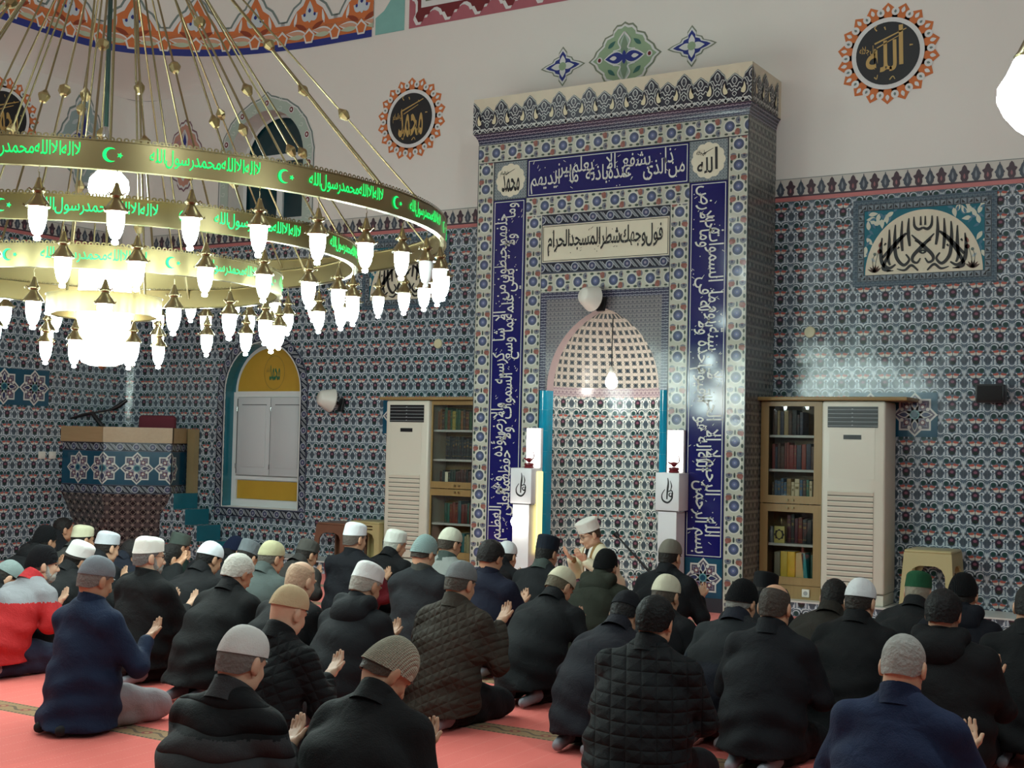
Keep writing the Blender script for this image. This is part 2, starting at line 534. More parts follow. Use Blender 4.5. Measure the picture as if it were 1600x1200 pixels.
def lattice(name, s=0.085, ground='#aaa59c', dark='#2c3a44', net='#c6bfb2'):
    """pale knotted net over dark squares"""
    p = Paint(name, ground, 0.2)
    x = p.u * (1 / s); y = p.v * (1 / s)
    ax = xabs(xwrap(x, -0.5, 0.5)); ay = xabs(xwrap(y, -0.5, 0.5))
    p.over((ax < 0.31) * (ay < 0.29), dark)
    d = ax * 1.0 + ay * 0.9
    p.over(xabs(d - 0.30) < 0.045, '#8b8a80', 0.7)
    p.ell(xabs(ax - 0.5), ay - 0.0, 0, 0, 0.16, 0.21, net, wrap=False)
    p.ell(xabs(ax - 0.5), ay - 0.0, 0, 0, 0.09, 0.13, '#9a9688', wrap=False)
    p.ell(ax, xabs(ay - 0.5), 0, 0, 0.21, 0.15, net, wrap=False)
    p.ell(ax, xabs(ay - 0.5), 0, 0, 0.12, 0.08, '#a89a94', wrap=False)
    return p.done(0.02, 0.2, 0, 0, 0.1)

def carpet_mat():
    p = Paint('red_carpet', '#e8695e', 0.95)
    v = p.v; u = p.u
    nz = p.nt.nodes.new('ShaderNodeTexNoise'); nz.inputs['Scale'].default_value = 3.0; nz.inputs['Detail'].default_value = 6
    tc = p.nt.nodes.new('ShaderNodeTexCoord'); p.nt.links.new(tc.outputs['Object'], nz.inputs['Vector'])
    p.over(X(nz.outputs['Fac']), '#ee7468', 0.7)
    # fine woven rows
    p.over((xabs(xwrap(u * (1 / 0.13), -0.5, 0.5)) < 0.05) * (xabs(xwrap(v * (1 / 0.02), -0.5, 0.5)) < 0.25), '#f08a7c', 0.5)
    d = xwrap(v - 4.755, -0.575, 0.575); ad = xabs(d)
    p.over(ad < 0.085, '#98764e')
    wv = X.op('SINE', u * 34.0) * 0.022
    p.over((xabs(d - wv) < 0.010) * (ad < 0.06), '#5c4430')
    a = xwrap(u * (1 / 0.185), -0.5, 0.5)
    dy = d * (1 / 0.185)
    p.over((a * a * 2.2 + dy * dy * 2.5) < 0.06, '#8a3028')
    p.over((a * a * 2.2 + dy * dy * 2.5) < 0.012, '#b08a5a')
    p.over((xabs(ad - 0.074) < 0.007) * (xabs(xwrap(u * (1 / 0.03), -0.5, 0.5)) < 0.3), '#3a2a22')
    m = p.done(0, 0.5, 0, 0, 0.05)
    b = p.b
    b.inputs['Sheen Weight'].default_value = 0.15
    n2 = p.nt.nodes.new('ShaderNodeTexNoise'); n2.inputs['Scale'].default_value = 160; p.nt.links.new(tc.outputs['Object'], n2.inputs['Vector'])
    bp = p.nt.nodes.new('ShaderNodeBump'); bp.inputs['Strength'].default_value = 0.5; bp.inputs['Distance'].default_value = 0.004
    p.nt.links.new(n2.outputs['Fac'], bp.inputs['Height']); p.nt.links.new(bp.outputs[0], b.inputs['Normal'])
    return m

def wood_mat(name, c1, c2, rough=0.4, axis=2):
    if name in _mc: return _mc[name]
    m, nt, b = newmat(name)
    tc = nt.nodes.new('ShaderNodeTexCoord'); mp = nt.nodes.new('ShaderNodeMapping')
    sc = [18, 18, 18]; sc[axis] = 1.2; mp.inputs['Scale'].default_value = sc
    n = nt.nodes.new('ShaderNodeTexNoise'); n.inputs['Scale'].default_value = 2.0; n.inputs['Detail'].default_value = 5
    nt.links.new(tc.outputs['Object'], mp.inputs[0]); nt.links.new(mp.outputs[0], n.inputs['Vector'])
    mx = nt.nodes.new('ShaderNodeMix'); mx.data_type = 'RGBA'; mx.inputs[6].default_value = lin(c1); mx.inputs[7].default_value = lin(c2)
    nt.links.new(n.outputs['Fac'], mx.inputs[0]); nt.links.new(mx.outputs[2], b.inputs['Base Color'])
    b.inputs['Roughness'].default_value = rough
    _mc[name] = m
    return m

def glass_mat(name, tint='#f4f3f0', alpha=0.12):
    if name in _mc: return _mc[name]
    m, nt, b = newmat(name)
    nt.nodes.remove(b); out = nt.nodes['Material Output']
    tr = nt.nodes.new('ShaderNodeBsdfTransparent'); tr.inputs[0].default_value = lin(tint)
    gl = nt.nodes.new('ShaderNodeBsdfGlossy'); gl.inputs['Roughness'].default_value = 0.02
    fr = nt.nodes.new('ShaderNodeFresnel'); fr.inputs[0].default_value = 1.5
    mx = nt.nodes.new('ShaderNodeMixShader')
    nt.links.new(fr.outputs[0], mx.inputs[0]); nt.links.new(tr.outputs[0], mx.inputs[1]); nt.links.new(gl.outputs[0], mx.inputs[2])
    nt.links.new(mx.outputs[0], out.inputs[0])
    _mc[name] = m
    return m

M_TILE = wall_tile('iznik_tile', -0.04, 0.12)
M_TILE_N = wall_tile('niche_iznik_tile', -0.04, 0.12, '#7c8a8e', '#e2e4dc', '#72838a')
M_PLASTER = mat('white_plaster', '#dfdbd4', 0.85, noise=0.04, nscale=1.2, bump=0.05, bscale=30)
M_FLORAL_V = floral_band('floral_band_upright', True)
M_FLORAL_H = floral_band('floral_band_level', False)
M_DARK_H = dark_band('dark_band_level', False)
M_DARK_V = dark_band('dark_band_upright', True)
M_SPANDREL = small_pattern('spandrel_tile', '#6f6c70', '#8d8886', '#45474f', 0.045)
M_SIDE = small_pattern('pier_side_tile', '#5f6362', '#94968e', '#3f4642', 0.10)
M_KEY = stripes_pattern('key_moulding')
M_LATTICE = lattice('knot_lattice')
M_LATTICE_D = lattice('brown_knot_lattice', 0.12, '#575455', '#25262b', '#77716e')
M_CARPET = carpet_mat()
M_NAVY = mat('cobalt_glaze', '#17175a', 0.10, noise=0.15, nscale=3)
M_WHITE_GLAZE = mat('white_glaze', '#cfcfc8', 0.25)
M_CREAM_GLAZE = mat('cream_glaze', '#d6cfb8', 0.22, noise=0.05)
M_BLACK_INK = mat('black_ink', '#1b1a1c', 0.3)
M_TEAL = mat('teal_glaze', '#1d6574', 0.2, noise=0.25, nscale=4)
M_TEAL_D = mat('deep_teal_glaze', '#184a62', 0.2, noise=0.35, nscale=5)
M_CYAN = mat('turquoise_glaze', '#0d87a8', 0.08, noise=0.15, nscale=6)
M_GREY_LINE = mat('grey_line', '#77807e', 0.7)
M_ORANGE = mat('orange_paint', '#c8713f', 0.8, noise=0.08)
M_GOLD_INK = mat('gold_paint', '#b9995a', 0.5)
M_DISC = mat('black_paint', '#16171b', 0.5)
M_SAGE = mat('sage_paint', '#93a98a', 0.8, noise=0.1)
M_SAGE_P = mat('pale_sage_paint', '#aabaae', 0.8, noise=0.06)
M_BLUE_P = mat('royal_blue_paint', '#23307e', 0.7, noise=0.1)
M_WHITE_P = mat('white_paint', '#d8d8d6', 0.75)
M_GREY_P = mat('grey_paint', '#75827e', 0.8)
M_OLIVE_P = mat('olive_grey_paint', '#7d8471', 0.8)
M_MAROON = mat('maroon_paint', '#6e2429', 0.8, noise=0.12)
M_ROSE = mat('rose_paint', '#a9606a', 0.8, noise=0.1)
M_PINK_T = mat('pink_tile', '#b8706e', 0.3, noise=0.12, nscale=6)
M_PLUM_T = mat('plum_tile', '#41303a', 0.3, noise=0.2, nscale=12)
M_SLATE_T = mat('slate_tile', '#3f4854', 0.3, noise=0.2, nscale=12)
M_TEALWALL = mat('aqua_paint', '#7fb3ac', 0.8, noise=0.1)
M_BRASS = mat('brass', '#a08f66', 0.28, 1.0, noise=0.08, nscale=6)
M_BRASS_D = mat('aged_brass', '#8d8060', 0.3, 1.0, noise=0.1)
M_GREEN_LED = mat('green_led', '#10e070', 0.5, emit=1.6, ecol='#08f068')
M_LANT = mat('lit_lantern_glass', '#fff6e6', 0.3, emit=LANTERN_E, ecol='#e4fffa')
M_LANT_OFF = mat('unlit_lantern_glass', '#e8e8e6', 0.15)
M_WHITE_PL = mat('white_plastic', '#d9d6cc', 0.35)
M_BLACK_PL = mat('black_plastic', '#141518', 0.4)
M_CHROME = mat('chrome', '#c8c8c8', 0.15, 1.0)
M_WOOD = wood_mat('light_oak', '#876d42', '#9a7f50')
M_WOOD_P = wood_mat('beech_rail', '#a5865f', '#b79a74', 0.35, 0)
M_WOOD_BR = wood_mat('brown_wood', '#6a4632', '#825a40')
M_WALLWHITE = mat('white_lacquer', '#d8dad8', 0.35)
M_GLASS = glass_mat('clear_glass')
# ================================================================ the room
YW = 11.9; XL = -13.0
def struct(mb, name, mats, smooth=None, parent=None):
    o = mb.build(name, mats, parent, smooth)
    if parent is None: o['kind'] = 'structure'
    return o

mb = MB(); mb.face([(-13.6, -3, 0), (2.5, -3, 0), (2.5, 12.2, 0), (-13.6, 12.2, 0)], [(-13.6, -3), (2.5, -3), (2.5, 12.2), (-13.6, 12.2)])
struct(mb, 'floor', M_CARPET)
mb = MB(); mb.face([(-13.2, -3, 8.8), (-13.2, 12.2, 8.8), (2.6, 12.2, 8.8), (2.6, -3, 8.8)]); struct(mb, 'ceiling', M_PLASTER)
mb = MB()
mb.face([(2.5, -3, 0), (2.5, -3, 3.86), (2.5, 12.2, 3.86), (2.5, 12.2, 0)], [(-3, 0), (-3, 3.86), (12.2, 3.86), (12.2, 0)], 0)
mb.face([(2.5, -3, 3.86), (2.5, -3, 8.8), (2.5, 12.2, 8.8), (2.5, 12.2, 3.86)], None, 1)
struct(mb, 'wall_right', [M_TILE, M_PLASTER])
mb = MB()
mb.face([(-13.2, -3, 0), (-13.2, -3, 3.86), (2.5, -3, 3.86), (2.5, -3, 0)], [(-13.2, 0), (-13.2, 3.86), (2.5, 3.86), (2.5, 0)], 0)
mb.face([(-13.2, -3, 3.86), (-13.2, -3, 8.8), (2.5, -3, 8.8), (2.5, -3, 3.86)], None, 1)
struct(mb, 'wall_back', [M_TILE, M_PLASTER])

# plan outlines of the corner: square with a small round below, a wide round (squinch) above 6.19
LOWP = [(XL, -3.0), (XL, 11.6)] + [(XL + 0.3 - 0.3 * math.cos(a), 11.6 + 0.3 * math.sin(a)) for a in np.linspace(0.15, PI / 2, 8)] + [(-9.2, 11.9)]
UPP = smooth_line([(-12.66, -3.0), (-12.64, 6.0), (-12.62, 8.6), (-12.60, 9.6), (-12.55, 10.45), (-12.38, 10.92), (-12.03, 11.27), (-11.5, 11.60), (-10.9, 11.79), (-10.2, 11.885), (-9.6, 11.897), (-9.2, 11.9)], 5)
def cum(P):
    P = np.array(P); d = np.hypot(*np.diff(P, axis=0).T); return P, np.concatenate([[0], np.cumsum(d)])
LP, LS = cum(LOWP); UP, US = cum(UPP)
def along(P, S, s): return np.interp(s, S, P[:, 0]), np.interp(s, S, P[:, 1])

SH = dict(x0=-11.34, x1=-10.147, z0=0.66, zs=2.06)           # shuttered window
UW = dict(x0=-11.40, x1=-10.20, z0=4.13, zs=4.905)            # upper window
def arch(w, n=24, grow=0.0):
    r = (w['x1'] - w['x0']) / 2; cx = (w['x0'] + w['x1']) / 2
    return [(w['x0'] - grow, w['z0'] - grow), (w['x1'] + grow, w['z0'] - grow)] + ell(cx, w['zs'], r + grow, r + grow, n, 0, PI)

mb = MB()
fy = on_y(YW)
mb.poly(rect(-12.7, 0, 2.5, 3.86), fy, [arch(SH)], 0)
mb.poly(rect(-12.7, 3.86, 2.5, 5.85), fy, [arch(UW)], 1)
mb.face([(-9.2, YW, 5.85), (2.5, YW, 5.85), (2.5, YW, 8.8), (-9.2, YW, 8.8)], None, 1)
struct(mb, 'wall_qibla', [M_TILE, M_PLASTER])
mb = MB()
n = 20
for (a, b, m) in ((0, 3.86, 0), (3.86, 5.85, 1)):
    P = LOWP[:-1]; P = [p for p in P]; P.append((-12.7, 11.9))
    PP, SS = cum(P)
    mb.grid([[(x, y, z) for x, y in P] for z in (a, b)], [[(s + 11.66 - 14.36 + 0.24, z) for s in SS] for z in (a, b)], m)
struct(mb, 'wall_left', [M_TILE, M_PLASTER], 40)
mb = MB()
k = 60
uu = np.linspace(0, 1, k)
rows = []
for t in np.linspace(0, 1, 9):
    e = t ** 1.6; z = 5.85 + 0.34 * t
    lx, ly = along(LP, LS, np.interp(uu, [0, .55, .8, 1], [0, LS[-1] - 6.3, LS[-1] - 3.0, LS[-1]])); ux, uy = along(UP, US, np.interp(uu, [0, .55, .8, 1], [0, US[-1] - 5.6, US[-1] - 2.6, US[-1]]))
    rows.append([(lx[i] * (1 - e) + ux[i] * e, ly[i] * (1 - e) + uy[i] * e, z) for i in range(k)])
for z in (7.0, 8.8): rows.append([(p[0], p[1], z) for p in rows[8]])
mb.grid(rows)
struct(mb, 'wall_squinch', M_PLASTER, 50)

# raised ledge along the qibla wall
mb = MB()
for x0, x1 in ((-11.3, -7.24), (-4.29, 2.5)):
    mb.box(x0, x1, 11.43, YW, 0.0, 0.125, 0, '+z'); mb.box(x0, x1, 11.42, YW, 0.125, 0.14, 1)
struct(mb, 'baseboard_qibla', [M_TILE, M_WHITE_GLAZE])

# border of the tiled dado: pink and dark strips, then a row of alternating palmettes
PA = [(0, 0), (.20, 0), (.34, .16), (.31, .40), (.47, .54), (.47, .60), (.26, .68), (.17, .88), (0, 1)]
PB = [(0, 0), (.16, 0), (.34, .18), (.33, .30), (.45, .40), (.28, .56), (.20, .74), (.05, .88), (.03, 1), (0, 1)]
def sym(h, sx, sy): return [(x * sx, y * sy) for x, y in h] + [(-x * sx, y * sy) for x, y in reversed(h[:-1])][:-1]
def dado_border(mb, fn_, a, b, ph):
    mb.poly(rect(a, 3.86, b, 3.898), fn_(0.010), m=0); mb.poly(rect(a, 3.898, b, 3.915), fn_(0.010), m=1)
    mb.poly(rect(a, 3.915, b, 4.075), fn_(0.008), m=2)
    mb.poly(rect(a, 4.072, b, 4.078), fn_(0.010), m=5)
    k = int((b - a) / 0.1)
    for i in range(k):
        u = a + ph + 0.05 + 0.1 * i
        if u > b - 0.04: break
        mb.poly(sym(PA if i % 2 else PB, 0.1, 0.148), off(fn_(0.012), u, 3.915), m=3 if i % 2 else 4)
        mb.poly(petal(0, 0.02, PI / 2, 0.05 if i % 2 else .075, 0.010, 4), off(fn_(0.014), u, 3.915), m=6 if i % 2 else 7)
MB_B = [M_PINK_T, M_PLUM_T, mat('pale_border_tile', '#c3bfb6', 0.4), M_PLUM_T, M_SLATE_T, M_GREY_LINE, mat('dull_rose_tile', '#8f5e62', 0.3), mat('ash_tile', '#7e858b', 0.3)]
mb = MB()
dado_border(mb, lambda d: on_y(YW, d), -12.68, -7.24, 0.01); dado_border(mb, lambda d: on_y(YW, d), -4.30, 2.4, 0.005)
struct(mb, 'trim_1', MB_B)
mb = MB(); dado_border(mb, lambda d: on_x(XL, d), 5.0, 11.66, 0.0); struct(mb, 'trim_2', MB_B)

# ---------------------------------------------------------------- painted squinch border
def squ(d=0.006):
    def f(u, v):                       # u = metres left of the end of the round on the qibla wall
        s = US[-1] - u
        x, y = along(UP, US, s); x2, y2 = along(UP, US, s - 0.05)
        tx, ty = x - x2, y - y2; l = math.hypot(tx, ty) or 1
        return (x + ty / l * d * 1.0, y - tx / l * d * 1.0, v)
    return f
def sub(poly, n=3):
    out = []
    for i in range(len(poly)):
        a, b = poly[i], poly[(i + 1) % len(poly)]
        k = max(1, int(abs(b[0] - a[0]) / 0.12))
        out += [(a[0] + (b[0] - a[0]) * j / k, a[1] + (b[1] - a[1]) * j / k) for j in range(k)]
    return out
mb = MB(); Z0 = 6.19
PERI = 0.78
for i in range(70):
    a = 0.02 + i * 0.1
    mb.face([squ(0.006)(a, Z0), squ(0.006)(a + 0.1, Z0), squ(0.006)(a + 0.1, Z0 + 0.085), squ(0.006)(a, Z0 + 0.085)], None, 0)
    mb.face([squ(0.005)(a, Z0 + .085), squ(0.005)(a + 0.1, Z0 + .085), squ(0.005)(a + 0.1, Z0 + 0.30), squ(0.005)(a, Z0 + 0.30)], None, 1)
H = [(.39, .24), (.39, .30), (.29, .30), (.25, .37), (.19, .46), (.10, .52), (.06, .60), (0, .71)]
body = H + [(-x, y) for x, y in reversed(H[:-1])]
def grow(p, g, c=(0, .30)): return [(x * (1 + g / .39) if abs(x) > .3 else x + (g if x > 0.02 else -g if x < -.02 else 0), y + (g if y > .28 else 0)) for x, y in p]
for i in range(9):
    u = 0.17 + PERI * i
    F = lambda d: off(squ(d), u, Z0)
    mb.strips(grow(body, .055), F(0.007), m=2); mb.strips(grow(body, .035), F(0.009), m=3); mb.strips(body, F(0.011), m=1)
    for s in (-1, 1):
        mb.strips([(s * x, y) for x, y in petal(.22, .27, 1.75, .18, .02)], F(0.013), m=3)
        mb.strips(petal(0.02 * s, .33, PI / 2 - s * .9, .13, .045), F(0.013), m=4)
        mb.strips(ell(s * .075, .40, .018, .022, 8), F(0.015), m=0)
        mb.strips(petal(s * .04, .22, PI / 2 - s * 1.15, .2, .03), F(0.013), m=6)
        e = off(squ(0.013), u + s * .19, Z0)
        mb.strips(petal(-.15, .16, .12, .30, .055), e, m=3); mb.strips(petal(-.13, .165, .12, .27, .032), off(squ(0.015), u + s * .19, Z0), m=7)
        mb.strips(petal(-.12, .135, .0, .24, .03), off(squ(0.016), u + s * .19, Z0), m=5)
    mb.strips(petal(0, .30, PI / 2, .27, .06), F(0.014), m=4); mb.strips(petal(0, .42, PI / 2, .06, .022), F(0.016), m=0)
    for du in (0, .39):
        G = lambda d: off(squ(d), u + du, Z0)
        mb.strips([(-.05, .05), (.05, .05), (.085, .15), (.0, .235), (-.085, .15)], G(0.016), m=3)
        mb.strips([(-.035, .07), (.035, .07), (.06, .15), (.0, .20), (-.06, .15)], G(0.018), m=1)
tag(mb.build('squinch_border', [M_BLUE_P, M_ORANGE, M_GREY_P, M_WHITE_P, mat('ice_paint', '#c3cdd2', 0.8), mat('pistachio_paint', '#b3bda4', 0.8), mat('rust_paint', '#8c4028', 0.8), mat('peach_paint', '#c99a80', 0.8)]),
    'orange and blue painted border with pointed arches curving around the corner', 'painted border')

# teal panel and red frame on the wall beyond
mb = MB(); f = lambda d: on_y(YW, d)
mb.poly([(-9.17, 6.20), (-8.755, 6.20), (-8.755, 7.4), (-8.85, 6.9), (-8.93, 6.62), (-9.05, 6.47), (-9.17, 6.40)], f(0.004))
tag(mb.build('wall_painting', M_TEALWALL), 'aqua painted panel between the squinch border and the red frame', 'wall painting')
mb = MB()
mb.poly(rect(-8.69, 6.205, -3.2, 7.6), f(0.004), m=0)
ste = []
x = -8.60
base = 6.30
pts = [(-8.59, 7.55)]
z = 7.5
while z > 6.5:
    pts += [(-8.59, z), (-8.615, z - .01), (-8.65, z - .07), (-8.65, z - .11), (-8.615, z - .17), (-8.59, z - .18), (-8.57, z - .22), (-8.57, z - .33)]; z -= .39
pts += [(-8.59, 6.36)]
while x < -3.4:
    pts += [(x, 6.33), (x + .04, 6.26), (x + .10, 6.26), (x + .14, 6.33), (x + .19, 6.33), (x + .21, 6.37), (x + .26, 6.40), (x + .30, 6.40), (x + .35, 6.37), (x + .37, 6.33)]; x += .40
pts += [(-3.4, 6.4), (-3.4, 7.55)]
mb.poly([(p[0] - .03, p[1] - .03) for p in pts], f(0.006), m=2); mb.poly(pts, f(0.008), m=1)
mb.poly(rect(-8.52, 6.42, -3.4, 7.6), f(0.010), m=2); mb.poly(rect(-8.46, 6.485, -3.4, 7.6), f(0.012), m=3)
for i in range(60):
    mb.poly(petal(-8.43 + .085 * i, 6.5 + .03 * (i % 2), .6 + (i % 3) * .5, .09, .02), f(0.014), m=4 + i % 2)
tag(mb.build('painted_frame', [M_ROSE, M_MAROON, M_WHITE_P, mat('khaki_paint', '#6f735c', 0.8), mat('sand_paint', '#b98a6a', 0.8), mat('mist_paint', '#9fa59a', 0.8)]),
    'maroon and rose painted frame with stepped edge high on the wall', 'painted frame')

# ---------------------------------------------------------------- round calligraphy medallions
def medallion(fn_, cu, cv, main, small, label, twist=0.0):
    t = thing('wall_medallion', label, 'medallion', fn_(0.0)(cu, cv), 0, 'round calligraphy medallions')
    F = lambda d: off(fn_(d), cu, cv)
    mb = MB(); N = 18
    for i in range(N):
        a = 2 * PI * (i + twist) / N
        c, s = math.cos(a), math.sin(a)
        T = lambda P: [(x * c - y * s, x * s + y * c) for x, y in P]
        pt = [(.30, -.085), (.375, -.085), (.40, -.062), (.415, -.066), (.475, -.0), (.415, .066), (.40, .062), (.375, .085), (.30, .085)]
        mb.poly(T(pt), F(0.004), m=0)
        mb.poly(T(petal(.385, 0, 0, .06, .018, 5)), F(0.008), m=1)
        a2 = a + PI / N; c, s = math.cos(a2), math.sin(a2)
        mb.poly(T(ell(.392, 0, .038, .036, 12)), F(0.006), m=1)
        mb.poly(T(petal(.375, 0, 0, .035, .012, 5)), F(0.008), m=2)
    mb.build('petal_ring', [M_ORANGE, M_WHITE_P, M_GREY_P], t)
    mb = MB(); mb.poly(ell(0, 0, .335, .335, 48), F(0.010), m=0); mb.poly(ell(0, 0, .293, .293, 48), F(0.012), m=1)
    mb.build('disc', [M_WHITE_P, M_DISC], t)
    mb = MB()
    for txt, bx in main: mb.tris(*fit(word(txt), *bx), F(0.015))
    for txt, bx in small: mb.tris(*fit(lay(txt), *bx), F(0.015))
    for P, w in (([(-.12, .10), (.17, .21)], .016), ([(-.10, .06), (.10, .15)], .012), ([(-.10, .22), (-.12, .25), (-.10, .27)], .012), ([(-.03, .25), (-.02, .22)], .014), ([(.20, .05), (.23, .05)], .016), ([(-.12, -.21), (-.10, -.23), (-.09, -.19)], .012), ([(.02, -.25), (.05, -.22), (.07, -.25)], .012), ([(.1, .2), (.12, .18)], .012)):
        for q in stroke(P, [w, w * .6], 4): mb.poly(q, F(0.015))
    mb.build('lettering', M_GOLD_INK, t)
    return t
ALLAH = [('ا', (.10, -.12, .145, .25)), ('لله', (-.20, -.17, .085, .12))]
MUHAMMAD = [('محمد', (-.17, -.21, .17, .13))]
medallion(lambda d: on_y(YW, d), -3.235, 5.165, ALLAH, [('جل جلاله', (-.26, .0, -.10, .09))], 'round black medallion with tall gold lettering, right of the tiled niche', .5)
medallion(lambda d: on_y(YW, d), -8.625, 5.16, MUHAMMAD, [('عليه السلام', (-.25, -.03, -.11, .08))], 'round black medallion with gold lettering, between arched window and tiled niche', .5)
medallion(lambda d: on_x(XL, d), 9.83, 5.21, MUHAMMAD, [('عنه', (-.25, -.03, -.12, .08))], 'round black medallion on the left wall, cut by the photo edge', .2)

# painted ornaments
def lobed(w, h, n=3):
    q = [(0, h), (.10 * w, .93 * h), (.22 * w, .93 * h), (.33 * w, .80 * h), (.34 * w, .70 * h), (.55 * w, .62 * h), (.62 * w, .48 * h), (.62 * w, .42 * h), (.80 * w, .26 * h), (.86 * w, .12 * h), (w, 0)]
    up = q + [(x, -y) for x, y in reversed(q[:-1])]
    return up + [(-x, -y) for x, y in q[1:]] + [(-x, y) for x, y in reversed(q[1:-1])]
def ornament(F, cu, cv, w, h, mats, label, name='wall_ornament'):
    mb = MB(); f = lambda d: off(F(d), cu, cv)
    k = min(w, h)
    L = lambda g: lobed(w * g, h * g)
    mb.poly(L(1.0), f(.004), m=0); mb.poly(L(.94), f(.006), m=1); mb.poly(L(.87), f(.008), m=2)
    for s in (-1, 1):
        mb.poly(petal(0, 0, PI / 2 * s, h * .72, w * .14), f(.010), m=3); mb.poly(petal(0, 0, PI / 2 * s, h * .62, w * .10), f(.012), m=5)
        mb.poly(petal(0, 0, PI / 2 - s * PI / 2, w * .56, h * .2), f(.014), m=1); mb.poly(petal(0, 0, PI / 2 - s * PI / 2, w * .52, h * .155), f(.016), m=4)
        mb.poly(petal(s * .2 * w, 0, PI / 2 - s * PI / 2, w * .2, h * .06), f(.018), m=1)
        mb.poly(petal(0, 0, PI / 2 * s, h * .2, w * .05), f(.018), m=4)
        mb.poly(ell(s * w * .68, 0, k * .09, k * .09, 10), f(.012), m=1); mb.poly(ell(s * w * .68, 0, k * .05, k * .06, 10), f(.014), m=6)
        for r in (-1, 1):
            mb.poly(petal(s * w * .45, r * h * .3, PI * .5 * r + s * .9 * r, k * .3, k * .06), f(.012), m=7)
            for q in stroke([(0, r * h * .70), (s * w * .16, r * h * .45), (s * w * .10, r * h * .25), (s * w * .3, r * h * .2)], [k * .05, k * .03], 5): mb.poly(q, f(.020), m=1)
    return tag(mb.build(name, mats), label, 'wall ornament')
OM = [M_OLIVE_P, M_WHITE_P, M_SAGE, M_SAGE_P, M_BLUE_P, mat('moss_paint', '#7b8f78', .8), M_MAROON, mat('pine_paint', '#3c6660', .8)]
FY = lambda d: on_y(YW, d)
ornament(FY, -5.938, 5.50, .42, .375, OM, 'large green lobed ornament painted above the tiled niche')
def small_orn(cu, cv, lab):
    mb = MB(); f = lambda d: off(FY(d), cu, cv)
    q = [(0, .215), (.05, .15), (.05, .11), (.11, .09), (.13, .055), (.21, .03), (.27, 0)]
    up = q + [(x, -y) for x, y in reversed(q[:-1])]; L = up + [(-x, -y) for x, y in q[1:]] + [(-x, y) for x, y in reversed(q[1:-1])]
    S = lambda g: [(x * g, y * g) for x, y in L]
    mb.poly(S(1), f(.004), m=0); mb.poly(S(.9), f(.006), m=1); mb.poly(S(.76), f(.008), m=2)
    for i in range(4): mb.poly(petal(0, 0, PI / 2 * i, .14 if i % 2 == 0 else .12, .035), f(.010), m=1)
    mb.poly(ell(0, 0, .045, .045, 14), f(.012), m=3)
    tag(mb.build('wall_ornament', [M_OLIVE_P, M_WHITE_P, M_BLUE_P, M_SAGE]), lab, 'wall ornament', 'small blue star ornaments')
small_orn(-6.665, 5.50, 'small blue star ornament left of the large green one'); small_orn(-5.19, 5.51, 'small blue star ornament right of the large green one')
GM = [M_GREY_P, M_WHITE_P, mat('grey_teal_paint', '#93a7a6', .8), M_SAGE_P, M_BLUE_P, M_BLUE_P, M_BLUE_P, mat('haze_paint', '#b4c0c0', .8)]
RM = [mat('mauve_paint', '#7e5f66', .8), M_WHITE_P, mat('salmon_paint', '#c08d7c', .8), M_WHITE_P, M_BLUE_P, M_BLUE_P, M_BLUE_P, mat('dusty_rose_paint', '#b0868c', .8)]
o = ornament(lambda d: on_x(XL, d), 10.98, 5.15, .42, .62, GM, 'grey-green lobed ornament painted on the left wall')
o = ornament(FY, -12.17, 5.08, .36, .47, RM, 'salmon lobed ornament between the corner and the arched window')

# ---------------------------------------------------------------- upper arched window
t = bpy.data.objects.new('window_1', None); COL.objects.link(t); t['kind'] = 'structure'
A = arch(UW, 24)
mb = MB()
k = len(A)
for i in range(k):
    a, b = A[i], A[(i + 1) % k]
    mb.face([(a[0], YW, a[1]), (b[0], YW, b[1]), (b[0], YW + .3, b[1]), (a[0], YW + .3, a[1])])
mb.build('reveal', M_PLASTER, t)
mb = MB(); YG = YW + .27
mb.poly(arch(UW), on_y(YG + .03)); mb.build('pane', mat('night_glass', '#10353c', 0.08, noise=.3, nscale=2), t)
mb = MB()
cx = (UW['x0'] + UW['x1']) / 2
mb.box(UW['x0'], UW['x1'], YG, YG + .05, 4.93, 5.02); mb.box(cx - .045, cx + .045, YG, YG + .05, 4.13, 4.95); mb.box(UW['x0'], UW['x1'], YG, YG + .05, 4.13, 4.22)
O = arch(UW); I = [(x * .96 + cx * .04, y) for x, y in arch(UW, 24, -.03)]
mb.poly(O, on_y(YG), [I])
mb.build('window_frame', M_WALLWHITE, t)
mb = MB()
G = arch(UW, 36, .17); out = []
for i, (x, y) in enumerate(G):
    d = 0.007 * (1 if i % 3 == 0 else -0.4) if i > 1 else 0
    vx, vy = x - cx, y - UW['zs']; l = math.hypot(vx, vy)
    e = 0.07 * max(0, 1 - abs(vx) / .09) if y > 5.3 else 0
    out.append((x + vx / l * d, y + vy / l * d + e))
out[0] = (G[0][0], 4.05); out[1] = (G[1][0], 4.05)
sc = lambda g: [(cx + (x - cx) * g, UW['zs'] + (y - UW['zs']) * g if y > 4.06 else y) for x, y in out]
mb.poly(sc(1.0), FY(.004), [arch(UW)], m=0); mb.poly(sc(.975), FY(.006), [arch(UW)], m=1); mb.poly(sc(.955), FY(.008), [arch(UW)], m=2)
pos = [(UW['x0'] - .09, 4.35), (UW['x0'] - .09, 4.8), (UW['x1'] + .09, 4.35), (UW['x1'] + .09, 4.8)] + [(cx + .69 * math.cos(a), UW['zs'] + .69 * math.sin(a)) for a in np.linspace(.35, PI - .35, 5)]
for x, y in pos:
    mb.poly(ell(x, y, .04, .045, 12), FY(.010), m=1); mb.poly(ell(x, y, .030, .035, 12), FY(.012), m=3); mb.poly(ell(x, y, .013, .017, 8), FY(.014), m=1)
